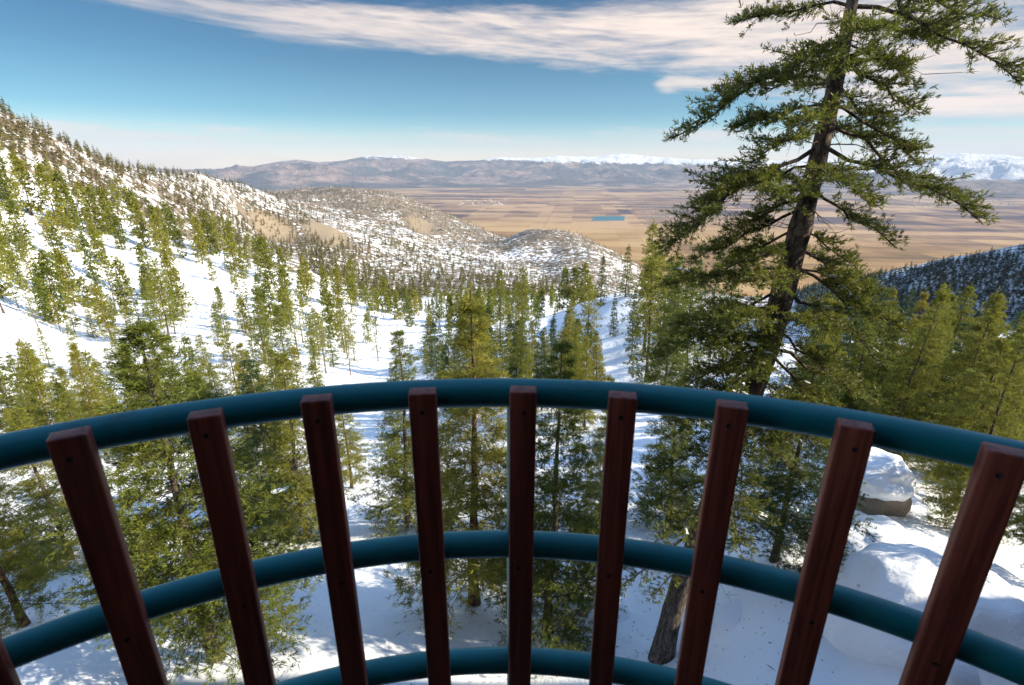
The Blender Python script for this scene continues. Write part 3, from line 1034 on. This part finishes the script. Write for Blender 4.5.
HERO = [  # kind, base pixel, top row, width factor, label
    ('pine', (475, 603), 283, 1.05, "tall yellow-green pine with pale branches standing left of the middle baluster"),
    ('fir', (548, 632), 335, 0.92, "yellow-green fir with low drooping boughs just right of the middle baluster"),
    ('fir', (410, 522), 325, 0.95, "green fir with a bare red-brown lower trunk at the edge of the snow run"),
    ('snowfir', (218, 660), 312, 1.12, "big broad fir with bare trunk foot on shaded snow, between second and third baluster"),
    ('pine', (26, 626), 395, 1.0, "bright green pine at the far left edge, behind the end of the middle rail"),
    ('snowfir', (279, 524), 352, 1.0, "dark fir with a bare grey trunk on the shaded snow, left one of a pair"),
    ('fir', (309, 537), 345, 0.9, "fir with a sunlit tan trunk on the snow, right one of a pair"),
    ('pine', (352, 488), 392, 0.9, "short yellow lit pine at the left edge of the snow run"),
    ('snowfir', (775, 560), 330, 1.05, "dark fir close behind the leaning tree, above the snow mounds"),
    ('fir', (668, 520), 375, 1.0, "dark green fir with snow scraps left of the leaning trunk"),
    ('snowfir', (1030, 588), 335, 0.72, "tall fir at the right edge with its dark trunk beside the last snow mound"),
    ('fir', (958, 528), 318, 0.8, "green fir behind the snowy boulder with the bare rock face"),
    ('snowfir', (955, 500), 330, 1.0, "fir with thick snow on its boughs in the forest beyond the boulders"),
    ('fir', (70, 560), 405, 1.1, "pale green fir between the two leftmost balusters"),
    ('pine', (600, 520), 372, 0.7, "narrow pine to the left of the fourth baluster from the right"),
]
for kind, (ub, vb), vt, wd, lab in HERO:
    p = hit(ub, vb)
    plant(kind, 'hero', p, top_height(p, vt), 'near', label=lab, wide=wd, var=1 if lab.startswith('dark fir') else 0 if lab.startswith('big fir') else None)


def poly_pts(poly, n, seed, rmin, rmax, mind=3.0):
    rng = random.Random(seed)
    xs = [p[0] for p in poly]
    ys = [p[1] for p in poly]
    out, tries = [], 0
    while len(out) < n and tries < n * 60:
        tries += 1
        u, v = rng.uniform(min(xs), max(xs)), rng.uniform(min(ys), max(ys))
        ins = False
        j = len(poly) - 1
        for i in range(len(poly)):
            (xi, yi), (xj, yj) = poly[i], poly[j]
            if (yi > v) != (yj > v) and u < (xj - xi) * (v - yi) / (yj - yi) + xi:
                ins = not ins
            j = i
        if not ins:
            continue
        p = hit(u, v, rmin, rmax)
        if p is None:
            continue
        r = math.hypot(p.x, p.y)
        if r < rmin or r > rmax:
            continue
        if any((p.x - q.x) ** 2 + (p.y - q.y) ** 2 < (mind * (0.6 + 0.004 * r)) ** 2 for q in out):
            continue
        out.append(p)
    return out


VTOP = {'crest': 120, 'slope': 190, 'bowl': 322, 'ridge': 262, 'hollow': 284, 'knoll': 240, 'forest': 278}
ZONES = [  # zone, polygon of trunk feet, count, rmin, rmax, (hmin, hmax), kinds
    ('crest', [(0, 172), (60, 200), (130, 222), (230, 252), (330, 288), (400, 312), (390, 322), (300, 300), (180, 262), (60, 232), (0, 225)], 62, 90, 320, (11, 17), ['pine', 'pine', 'fir', 'sparse']),
    ('slope', [(0, 230), (120, 250), (250, 285), (380, 325), (400, 350), (380, 372), (330, 380), (200, 350), (80, 340), (0, 320)], 135, 25, 230, (5.5, 13), ['pine', 'sparse', 'sparse', 'fir']),
    ('bowl', [(0, 380), (60, 360), (180, 365), (330, 390), (330, 440), (230, 450), (100, 470), (0, 480)], 58, 26, 110, (4.5, 8), ['pine', 'fir', 'pine']),
    ('ridge', [(330, 290), (420, 296), (520, 296), (590, 300), (590, 318), (480, 330), (415, 330), (340, 300)], 125, 120, 420, (6, 11), ['pine', 'fir', 'fir', 'fir']),
    ('hollow', [(430, 345), (500, 335), (590, 330), (600, 385), (590, 430), (520, 430), (440, 420), (425, 380)], 56, 25, 130, (5, 8.5), ['fir', 'pine', 'darkfir']),
    ('knoll', [(640, 310), (700, 305), (740, 325), (730, 380), (660, 400), (630, 420), (635, 350)], 14, 30, 125, (9, 13), ['fir', 'pine', 'darkfir']),
    ('forest', [(780, 370), (860, 358), (1024, 345), (1080, 360), (1080, 470), (1000, 500), (900, 470), (800, 440)], 52, 18, 120, (9, 14), ['fir', 'darkfir', 'pine', 'fir']),
]
for zi, (zone, poly, n, r0, r1, (h0, h1), kinds) in enumerate(ZONES):
    for p in poly_pts(poly, n, 100 + zi, r0, r1, 2.2):
        r = math.hypot(p.x, p.y)
        k = random.choice(kinds)
        lod = 'hero' if r < 42 else 'mid' if r < 115 else 'low'
        if lod == 'hero':
            k = {'darkfir': 'snowfir', 'sparse': 'pine'}.get(k, k)
        if lod == 'low' and k == 'darkfir':
            k = 'fir'
        h = random.uniform(h0, h1) * random.choice([0.75, 1, 1, 1.1])
        vm = VTOP[zone] + (18 if zone == 'forest' and proj(p)[0] > 940 else 0)
        if proj((p.x, p.y, p.z + h))[1] < vm:
            h = max(4.0, top_height(p, vm + random.uniform(0, 38)))
        plant(k, lod, p, h, zone, lean=(random.gauss(0, .025), random.gauss(0, .025)), wide=0.80 if lod == 'hero' else random.uniform(0.8, 1.1))

for (ub, vb), vt, k, wd in [((648, 294), 220, 'pine', 1.0), ((625, 296), 244, 'fir', 1.0), ((600, 306), 254, 'fir', 0.8), ((693, 312), 235, 'pine', 1.0), ((613, 336), 292, 'darkfir', 0.9),
                            ((632, 352), 288, 'darkfir', 0.7), ((522, 352), 266, 'pine', .9), ((500, 350), 268, 'fir', .9), ((586, 360), 275, 'pine', .8), ((672, 300), 250, 'pine', 1.0), ((712, 320), 240, 'pine', 1.0)]:
    p = hit(ub, vb, 20, 130)
    if p:
        plant(k, 'mid', p, top_height(p, vt), 'knoll', wide=wd)
print("individual trees", len(TREES))


# ------------------------------------------------------------------ the big leaning fir on the right
def big_fir():
    Y0 = 9.05
    tp = [(660, 664, 9.03), (673, 610, 9.05), (690, 560, 9.1), (733, 445, 9.15), (768, 345, 9.2), (790, 265, 9.2), (811, 185, 9.2), (831, 100, 9.2), (848, 20, 9.2), (858, -40, 9.2), (866, -110, 9.2), (868, -190, 9.2)]
    W = [26, 24, 24, 27, 28, 27, 22, 18, 14, 11, 7, 2]
    base = hit(660, 662)
    T, Rr = [], []
    for (u, v, Y), w in zip(tp, W):
        p = at_y(u, v, Y)
        T.append(np.array(p))
        depth = p.y * math.cos(PITCH) - p.z * math.sin(PITCH)
        Rr.append(0.84 * w * depth / FPX / 2)
    T = np.array(T)
    T[0, 2] = min(T[0, 2], base.z) - 0.3
    Rr[0] *= 1.25
    t = Tree(777)
    rng = t.rng
    s0 = np.linspace(0, 1, len(T))
    s1 = np.linspace(0, 1, 45)
    TT = np.stack([np.interp(s1, s0, T[:, k]) for k in range(3)], 1)
    TT[1:-1] = 0.25 * TT[:-2] + 0.5 * TT[1:-1] + 0.25 * TT[2:]
    RR = np.interp(s1, s0, Rr) * (1 + 0.04 * rng.normal(size=45))
    t.wood.tube(TT, RR, 14, cap=False)

    def trunk_px(v):
        """trunk point showing at image row v"""
        vs = np.array([proj(q)[1] for q in TT])
        k = int(np.argmin(abs(vs - v)))
        return TT[k]
    LIMBS = [  # row on the trunk, tip pixel, tip depth offset, sub-branch count, sub length, bow
        (40, (672, 138), -0.3, 44, .62, .10), (8, (733, 22), 0.3, 26, .5, .12), (95, (735, 128), 0.4, 30, .55, .1), (70, (760, 95), -.8, 18, .5, .1),
        (150, (660, 252), -0.5, 58, .75, .16), (165, (700, 205), 0.8, 30, .6, .1), (190, (722, 245), -.2, 22, .45, .1), (125, (745, 165), -.7, 22, .5, .1),
        (2, (1022, 84), -0.6, 40, .62, .28), (15, (940, 42), 0.5, 30, .5, .1), (-15, (1000, 18), 0.2, 26, .45, .1), (-40, (960, -20), .2, 20, .5, .1), (-40, (745, -18), .2, 24, .5, .1),
        (60, (918, 112), 0.5, 26, .5, .1), (40, (905, 75), -.6, 24, .5, .1), (100, (922, 165), -.3, 28, .5, .08), (85, (885, 135), .8, 22, .5, .08),
        (140, (982, 222), -0.4, 40, .6, .12), (120, (925, 190), 0.4, 26, .5, .1), (195, (893, 245), 0.2, 24, .45, .08), (170, (870, 205), -.9, 20, .45, .05), (220, (850, 262), -.5, 12, .4, .05),
        (175, (775, 190), -1.4, 20, .5, .05), (110, (800, 130), -1.5, 18, .5, .05), (60, (850, 70), -1.5, 18, .5, .05), (50, (800, 60), -1.2, 18, .5, .05), (30, (870, 30), -1.3, 18, .5, .05),
        (160, (840, 185), -1.5, 16, .5, .05), (130, (850, 130), 1.4, 20, .5, .05), (90, (800, 85), 1.4, 18, .5, .05), (180, (770, 170), 1.5, 18, .5, .05),
        (262, (664, 285), -0.4, 34, .6, .12), (285, (690, 345), -.7, 34, .6, .1), (300, (668, 325), .6, 30, .6, .1), (325, (700, 395), -.3, 30, .6, .08), (350, (665, 400), .6, 26, .6, .1),
        (262, (872, 290), -.3, 36, .55, .1), (275, (905, 335), -.5, 40, .6, .1), (290, (880, 365), .4, 34, .6, .1), (320, (855, 395), -.7, 30, .6, .08), (300, (830, 330), -1.3, 26, .5, .05), (345, (840, 420), .3, 26, .5, .05),
        (370, (800, 415), -1.2, 20, .5, .05), (300, (730, 320), -1.4, 22, .5, .05), (265, (760, 285), -1.4, 20, .5, .05), (250, (765, 250), 1.3, 18, .5, .05), (240, (740, 262), -.6, 16, .45, .05),
        (410, (690, 450), -.3, 22, .5, .08), (430, (800, 480), .4, 24, .5, .08), (470, (640, 505), .2, 20, .5, .08), (540, (612, 592), -.2, 18, .42, .06), (555, (650, 600), -.5, 10, .35, .04),
        (490, (780, 545), .3, 16, .45, .06), (420, (740, 500), -1.3, 26, .5, .05), (450, (700, 520), -1.2, 26, .5, .05), (480, (745, 560), -1.0, 22, .45, .05), (400, (775, 455), -1.3, 24, .5, .05),
        (500, (660, 540), -.9, 22, .45, .05), (440, (650, 470), .3, 26, .5, .05), (380, (660, 440), -.9, 30, .6, .06), (390, (840, 455), -.6, 30, .55, .06), (340, (870, 400), .8, 34, .6, .06), (310, (745, 370), -1.2, 22, .5, .05),
        (355, (735, 385), -1.2, 26, .5, .05), (370, (700, 420), -.8, 30, .55, .06), (335, (715, 350), -1.0, 26, .5, .05), (385, (790, 440), -1.1, 24, .5, .05), (315, (650, 360), -.2, 34, .6, .08), (345, (680, 430), -.5, 30, .6, .06),
        (200, (690, 265), .5, 34, .55, .08), (230, (700, 285), .9, 30, .55, .06), (245, (860, 290), .9, 30, .55, .06),
    ]
    for v0, (ut, vt), dy, ns, sl, bow in LIMBS:
        P0 = trunk_px(v0)
        P1 = np.array(at_y(ut, vt, P0[1] + dy + 1e-3))
        L = np.linalg.norm(P1 - P0)
        t.limb(P0, P1, bow * L * 0.22, int(ns * 1.6), sl * 0.78, 0.055, 0.014 + 0.008 * L, 0.22, 0.125, 0.10, 6, 0.05 if v0 > 255 else 0.0, True, 0.3)
    # bare dead twigs on the trunk
    twigs = t.wood
    for k in range(46):
        v0 = rng.uniform(20, 560)
        P0 = trunk_px(v0)
        a = rng.uniform(0, 6.28)
        ln = rng.uniform(0.4, 1.5)
        P1 = P0 + np.array([math.cos(a) * ln, math.sin(a) * ln, -rng.uniform(0.0, 0.5) * ln])
        ax = limb_points(P0, P1, 0.08 * ln, 6)
        ax[1:] += rng.normal(size=(5, 3)) * 0.03
        twigs.tube(ax, np.linspace(0.014, 0.003, 6), 3, cap=False)
        for q in range(4):
            b = ax[rng.integers(2, 6)]
            e = b + rng.normal(size=3) * 0.16 + (P1 - P0) / ln * 0.2
            twigs.tube(np.stack([b, (b + e) / 2 + rng.normal(size=3) * 0.02, e]), [0.006, 0.004, 0.002], 3, cap=False)
    root = empty("fir_tree", tuple(base))
    off = Matrix.Translation(-base)

    def put(name, me):
        me.transform(off)
        return link(name, me, root)
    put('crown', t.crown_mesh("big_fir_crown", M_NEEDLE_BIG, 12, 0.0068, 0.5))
    put('trunk', t.wood.mesh("big_fir_trunk", [M_BARK], smooth=True))
    if t.snow:
        put('snow_clumps', t.snow_mesh("big_fir_snow"))
    tag(root, "huge leaning fir that rises out of the top of the picture", "tree")


big_fir()


# ------------------------------------------------------------------ distant forest: too many to count, one mesh per stand
def far_proto(seed, tiers, nb, R=3.1, H=13.0):
    rng = np.random.default_rng(seed)
    vs = []
    for k in range(tiers):
        f = (k + 0.5) / tiers
        z = H * (0.1 + 0.88 * f)
        rr = R * (1 - f) ** 0.75 + 0.15
        for j in range(nb):
            a = j * 6.283 / nb + rng.uniform(0, 2)
            d = np.array([math.cos(a), math.sin(a), rng.uniform(-0.45, 0.35)])
            s = np.array([-math.sin(a), math.cos(a), rng.normal() * 0.4])
            p = np.array([0, 0, z + rng.normal() * 0.3])
            L = rr * rng.uniform(0.6, 1.3)
            vs += [p, p + d * L * .55 + s * L * 0.34 + [0, 0, .5], p + d * L, p + d * L * .55 - s * L * 0.34]
    vs += [np.array([-.16, 0, -1]), np.array([.16, 0, -1]), np.array([.05, 0, H]), np.array([-.05, 0, H])]
    vs += [np.array([0, -.16, -1]), np.array([0, .16, -1]), np.array([0, .05, H]), np.array([0, -.05, H])]
    return np.array(vs, dtype=np.float32)


def far_stand(name, label, pts, mat, hr, seed, protos):
    rng = np.random.default_rng(seed)
    pts = [p for p in pts if mnoise.noise((p[0] / 70, p[1] / 70, 3.0 + seed)) + 0.5 * mnoise.noise((p[0] / 25, p[1] / 25, seed)) > rng.uniform(-0.55, 0.15) - (0.5 if seed == 5 else 0)]
    out, mi = [], []
    for p in pts:
        pr = protos[rng.integers(len(protos))]
        s = rng.uniform(*hr) / 13.0
        a = rng.uniform(0, 6.28)
        c, sn = math.cos(a), math.sin(a)
        v = pr * np.array([s * rng.uniform(.8, 1.25), s * rng.uniform(.8, 1.25), s], np.float32)
        v = v @ np.array([[c, sn, 0], [-sn, c, 0], [0, 0, 1]], np.float32)
        out.append(v + np.array(p, np.float32))
        m = np.zeros(len(v) // 4, int)
        m[-2:] = 1
        mi.append(m)
    V = np.concatenate(out)
    me = mesh_np(name, V, [np.arange(len(V)).reshape(-1, 4)], [mat, M_BARK], np.concatenate(mi))
    tag(link(name, me), label, "forest", kind='stuff')


PA = [far_proto(200 + i, 9, 5) for i in range(4)]
PB = [far_proto(220 + i, 6, 4, 2.5) for i in range(4)]
far_stand("distant_forest", "scattered pines on the snowy back slope up to the left skyline",
          poly_pts([(0, 108), (60, 140), (140, 164), (235, 182), (300, 205), (330, 260), (280, 262), (200, 235), (130, 215), (60, 195), (0, 165)], 1700, 31, 330, 1600, 1.6), M_NEEDLE_FAR, (5, 12), 1, PA)
far_stand("distant_forest", "tiny trees covering the long ridge in front of the valley plain",
          poly_pts([(230, 184), (330, 186), (400, 195), (470, 222), (525, 243), (480, 262), (400, 255), (330, 225), (260, 215)], 1900, 32, 900, 3200, 2.0), M_NEEDLE_FAR, (7, 15), 2, PB)
far_stand("distant_forest", "small trees on the rounded ridge below the pond",
          poly_pts([(505, 243), (560, 227), (600, 238), (640, 262), (680, 290), (620, 300), (540, 290), (480, 265)], 1500, 33, 500, 2200, 2.0), M_NEEDLE_FAR, (6, 12), 3, PB)
far_stand("distant_forest", "dense pines across the valley between the ridges",
          poly_pts([(330, 240), (420, 245), (500, 265), (600, 290), (600, 306), (500, 300), (400, 300), (330, 285), (300, 262)], 1300, 34, 330, 1400, 2.0), M_NEEDLE_FAR, (9, 15), 4, PA)
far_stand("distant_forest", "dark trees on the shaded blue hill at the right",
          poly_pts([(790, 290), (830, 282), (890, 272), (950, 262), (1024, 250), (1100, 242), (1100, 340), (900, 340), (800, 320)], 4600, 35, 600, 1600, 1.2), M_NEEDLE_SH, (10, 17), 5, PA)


# ------------------------------------------------------------------ labels for the individual trees
def label_trees():
    adj = {'pine': "yellow-green pine", 'fir': "green fir", 'snowfir': "snow-flecked dark fir", 'darkfir': "dark fir", 'sparse': "thin sparse pine"}
    from collections import defaultdict
    edges = [(-1e9, 72), (72, 204), (204, 318), (318, 423), (423, 523), (523, 623), (623, 731), (731, 855), (855, 1003), (1003, 1e9)]
    ordn = ["first", "second", "third", "fourth", "fifth", "sixth", "seventh", "eighth", "ninth"]
    cells = defaultdict(list)
    hm = {z: float(np.median([t['h'] for t in TREES if t['zone'] == z])) for z in {t['zone'] for t in TREES}}
    for t in TREES:
        o = t['o']
        o['category'] = 'tree'
        if t['zone'] == 'near':
            o['label'] = t['label']
            continue
        o['group'] = {'crest': 'trees along the left crest', 'slope': 'scattered trees on the left snow slope', 'bowl': 'trees low on the left slope', 'ridge': 'trees on the mid valley ridge',
                      'hollow': 'trees in the central hollow', 'knoll': 'trees on the snowy knoll', 'forest': 'trees of the right forest'}[t['zone']]
        ci = [i for i, (a, b) in enumerate(edges) if a <= t['u'] < b][0]
        size = "tall" if t['h'] > hm[t['zone']] else "short"
        cells[(t['zone'], t['kind'], ci, size)].append(t)
    num = ["one", "two", "three", "four", "five", "six", "seven", "eight", "nine"]
    spots = {'crest': "on the left crest", 'slope': "on the open left slope", 'bowl': "low on the left slope", 'ridge': "on the mid-valley ridge",
             'hollow': "in the central hollow", 'knoll': "on the snowy knoll", 'forest': "in the right forest"}

    def order(n):
        if n == 1:
            return [""]
        if n == 2:
            return ["left ", "right "]
        return ["leftmost "] + [w + " " for w in ordn[1:n - 1]] + ["rightmost "]
    for (zone, kind, ci, size), ts in cells.items():
        ts.sort(key=lambda t: t['v'])
        n = len(ts)
        if n <= 4:
            rows = [("", ts)]
        elif n <= 14:
            rows = [("upper ", ts[:n // 2]), ("lower ", ts[n // 2:])]
        else:
            rows = [(w, ts[i * n // 4:(i + 1) * n // 4]) for i, w in enumerate(("top-row ", "upper-row ", "lower-row ", "bottom-row "))]
        if ci == 0:
            col = "left of baluster top one"
        elif ci == 9:
            col = "right of baluster top nine"
        else:
            col = "over gap %s to %s" % (num[ci - 1], num[ci])
        for rw, lst in rows:
            lst.sort(key=lambda t: t['u'])
            for t, od in zip(lst, order(len(lst))):
                t['o']['label'] = "%s%s%s %s %s, %s" % (od, rw, size, adj[kind], spots[zone], col)


label_trees()


# ------------------------------------------------------------------ needles, cone scraps and twigs lying on the snow under the trees
def litter():
    rng = np.random.default_rng(99)
    P, D, L = [], [], []
    feet = [(t['o'].location.x, t['o'].location.y, t['h']) for t in TREES if math.hypot(t['o'].location.x, t['o'].location.y) < 34]
    b = hit(660, 662)
    feet += [(b.x, b.y, 14.0)] * 3
    for (x, y, h) in feet:
        for k in range(150):
            a, r = rng.uniform(0, 6.28), abs(rng.normal()) * 0.24 * h + 0.2
            px, py = x + r * math.cos(a) - 0.6, y + r * math.sin(a)
            P.append((px, py, ground_z(px, py) + 0.012))
            q = rng.uniform(0, 6.28)
            D.append((math.cos(q), math.sin(q), 0.05))
            L.append(rng.choice([0.05, 0.08, 0.12, 0.3], p=[.45, .3, .2, .05]))
    V = blades(rng, np.array(P), np.array(D), np.array(L), 0.010, 2, 0.25)
    m = simple_mat("fallen twigs", (0.085, 0.06, 0.035), 0.9, 0.4, 8.0)
    tag(link("fallen_needles", mesh_np("fallen_needles", V, [np.arange(len(V)).reshape(-1, 4)], [m])), "fallen needles and twig scraps on the snow under the near trees", "needles", kind='stuff')


litter()

# ------------------------------------------------------------------ boulders and snow mounds
def blob(seed, size, nu=36, nv=22, rough=0.18, skirt=0.0, freq=1.6):
    V = []
    for i in range(nv + 1):
        ph = math.pi * i / nv
        for j in range(nu):
            th = 2 * math.pi * j / nu
            d = Vector((math.sin(ph) * math.cos(th), math.sin(ph) * math.sin(th), math.cos(ph)))
            k = 1 + rough * (mnoise.noise(d * freq + Vector((seed, seed * 2.1, 0))) + 0.5 * mnoise.noise(d * freq * 2.3 + Vector((seed, 0, 3.3))))
            if skirt and ph > math.pi / 2:
                w = (ph - math.pi / 2) / (math.pi / 2)
                q = k * (1 + skirt * w ** 1.6)
                V.append((math.cos(th) * q * size[0], math.sin(th) * q * size[1], -w * 1.5 * size[2]))
                continue
            V.append((d.x * k * size[0], d.y * k * size[1], d.z * k * size[2]))
    F = []
    for i in range(nv):
        for j in range(nu):
            F.append((i * nu + j, (i + 1) * nu + j, (i + 1) * nu + (j + 1) % nu, i * nu + (j + 1) % nu))
    return np.array(V), np.array(F)


def boulder(u, v, r, size, cap, label, seed, rot=0.0, rock_rough=0.3, cap_off=(0, 0, 0.25), skirt=0.45):
    c = at_r(u, v, r)
    root = empty("boulder", (c.x, c.y, ground_z(c.x, c.y)))
    root.rotation_euler = (0, 0, rot)
    dz = c.z - root.location.z
    V, F = blob(seed, size, rough=rock_rough, freq=1.3)
    # chisel the rock: flatten facets
    V = np.round(V / 0.35) * 0.35 * 0.35 + V * 0.65
    rk = link('rock', mesh_np("rock", V + [0, 0, dz], [F], [M_ROCK], smooth=False), root)
    V, F = blob(seed + 5.5, cap, nu=56, nv=34, rough=0.19, freq=1.7, skirt=skirt)
    link('snow_cap', mesh_np("snow_cap", V + np.array(cap_off) + [0, 0, dz], [F], [M_SNOW], smooth=True), root)
    tag(root, label, 'boulder', 'snow covered boulders at right')
    return root


boulder(879, 497, 16.5, (0.72, 0.8, 1.15), (0.98, 0.95, 0.6), "boulder with a bare tan rock face under its snow cap, rearmost of the heap", 1.3, 0.0, 0.3, (-0.48, -0.12, 0.92), 0.0)
boulder(866, 575, 14.5, (1.2, 1.0, 0.9), (1.9, 1.5, 1.5), "rounded snow mound below the bare rock face, middle of the heap", 2.9, 0.2, 0.2, (0, 0, 0.2))
boulder(925, 635, 11.8, (1.3, 1.2, 0.9), (2.0, 1.7, 1.45), "large smooth snow mound seen between the two rightmost balusters", 4.7, -0.3, 0.2, (0, 0, 0.25))
boulder(1010, 650, 12.2, (1.2, 1.2, 0.6), (1.9, 1.8, 0.9), "sunlit snow mound sloping down at the right edge under the railing", 6.1, 0.4, 0.2, (0, 0, 0.1))
boulder(795, 640, 11.0, (0.9, 0.8, 0.4), (1.9, 1.3, 0.6), "low shaded snow mound with small pits right of the leaning trunk", 8.2, 0.1, 0.2, (0, 0, 0.1))
boulder(590, 622, 11.2, (1.0, 0.8, 0.55), (1.25, 1.0, 0.62), "snow block with a dark undercut edge left of the leaning trunk", 9.4, 0.3, 0.2, (0.05, 0, 0.08))
boulder(800, 553, 13.6, (0.45, 0.4, 0.55), (0.5, 0.45, 0.3), "small dark rock poking out behind the middle rail", 3.3, 0.3, 0.3, (0, 0, 0.42), 0.0)

# ------------------------------------------------------------------ the balcony railing
CX, CY, RAD = -0.021, -0.615, 1.702
TUBE = 0.0335
BW, BD = 0.060, 0.040
RH = (0.500, 0.931, 1.339)
FLOOR_Z = -1.62


def arc_pt(deg, r, z):
    a = math.radians(deg)
    return (CX + r * math.sin(a), CY + r * math.cos(a), z)


def build_railing():
    root = empty("balcony_railing", (CX, CY, FLOOR_Z))
    off = np.array([CX, CY, FLOOR_Z])

    def rail(name, h):
        pts = [(CX - RAD, -2.6, -h), (CX - RAD, -1.6, -h)] + [arc_pt(d, RAD, -h) for d in np.arange(-90, 90.1, 1.5)] + [(CX + RAD, -1.6, -h), (CX + RAD, -2.6, -h)]
        mb = MB()
        mb.tube(np.array(pts) - off, TUBE, 24)
        return link(name, mb.mesh(name, [M_TEAL], smooth=True), root)
    rail('top_rail', RH[0])
    rail('middle_rail', RH[1])
    rail('bottom_rail', RH[2])
    # steel posts between the rails
    for deg in (-62.0, 1.05, 62.0):
        mb = MB()
        x, y, _ = arc_pt(deg, RAD, 0)
        mb.tube(np.array([(x, y, FLOOR_Z), (x, y, -1.2), (x, y, -0.8), (x, y, -RH[0])]) - off, 0.022, 16)
        link('steel_post', mb.mesh('steel_post', [M_TEAL], smooth=True), root)
    # baluster mesh, local z up, its broad face towards the inside
    mb = MB()
    mb.box((0, 0, 0), (BW, BD, 1.09))
    bal = mb.mesh('baluster', [M_WOOD])
    bolt = MB()
    th = np.linspace(0, 2 * math.pi, 13)[:-1]
    bolt.tube(np.array([(0, -BD / 2 - 0.0012, 0), (0, -BD / 2 + 0.004, 0)]), 0.0052, 12)
    boltm = bolt.mesh('bolt', [M_BOLT])
    rin = RAD - TUBE - BD / 2 - 0.002
    first = [-28.63, -21.25, -13.75, -6.08, 1.58, 9.18, 16.85, 24.61, 32.23]
    degs = list(np.arange(-28.63 - 7.6 * 8, -29, 7.6)) + first + list(np.arange(32.23 + 7.6, 95, 7.6))
    rng = random.Random(3)
    for d in degs:
        x, y, _ = arc_pt(d, rin, 0)
        o = link('baluster', bal, root, (x - CX, y - CY, (-0.467 - 0.545) - FLOOR_Z + rng.uniform(-.004, .004)))
        o.rotation_euler = (rng.gauss(0, .003), rng.gauss(0, .004), -math.radians(d) + rng.gauss(0, .02))
        bevel(o, 0.004, 2)
        for h in RH:
            b = link('bolt', boltm, o, (rng.uniform(-.006, .006), 0, 1.012 - h - 0.012 + rng.uniform(-.004, .004)))
    tag(root, "curved balcony railing of three teal pipes with dark red wooden balusters", "railing")


build_railing()


def build_lodge():
    """the building that carries the balcony: behind the camera and to its right, outside the frame"""
    root = empty("lodge_building", (0, -8, -11))
    off = np.array([0, -8, -11.0])
    w = MB()
    w.box(np.array((2, -8.6, -3.2)) - off, (22, 12, 18.6))
    w.box(np.array((8.1, -0.55, -3.4)) - off, (9.8, 4.1, 18.2))  # tall side block, added out of view to shade the railing
    w.box(np.array((26, -2.4, -5.6)) - off, (22, 14.8, 13.8))  # low wing, added out of view to shade the near snow
    link('wall', w.mesh('wall', [M_LODGE]), root)
    r = MB()
    r.box(np.array((2, -8.6, 6.3)) - off, (23.5, 13.0, 0.4))
    r.box(np.array((8.1, -0.35, 5.9)) - off, (10.2, 4.6, 0.38))
    r.box(np.array((26.4, -2.4, 1.5)) - off, (23.5, 15.2, 0.4))
    link('roof', r.mesh('roof', [M_ROOF]), root)
    for x in (-5.5, 0.0):
        wd = MB()
        wd.box(np.array((x, -2.59, -0.4)) - off, (1.6, 0.06, 2.1))
        link('window', wd.mesh('window', [M_GLASS]), root)
    tag(root, "brown sided lodge building that carries the balcony, unseen wings added for shade", "building")
    # balcony deck slab
    mb = MB()
    n = 48
    a = np.linspace(-math.pi / 2, math.pi / 2, n)
    rim = np.stack([CX + 1.60 * np.sin(a), CY + 1.60 * np.cos(a)], 1)
    rim = np.concatenate([[[CX - 1.60, -2.58]], rim, [[CX + 1.60, -2.58]]])
    m = len(rim)
    V = np.concatenate([np.c_[rim, np.full(m, FLOOR_Z)], np.c_[rim, np.full(m, FLOOR_Z - 0.22)]])
    i = np.arange(m)
    j = (i + 1) % m
    mb.add(V, np.stack([i, j, j + m, i + m], 1), i[None, ::-1], (i + m)[None])
    d = link("balcony_floor", mb.mesh("balcony_floor", [M_DECK]))
    tag(d, kind='structure')


build_lodge()

print("COUNT pines", len([o for o in bpy.data.objects if o.name.startswith('pine_tree')]), "firs", len([o for o in bpy.data.objects if o.name.startswith('fir_tree')]))
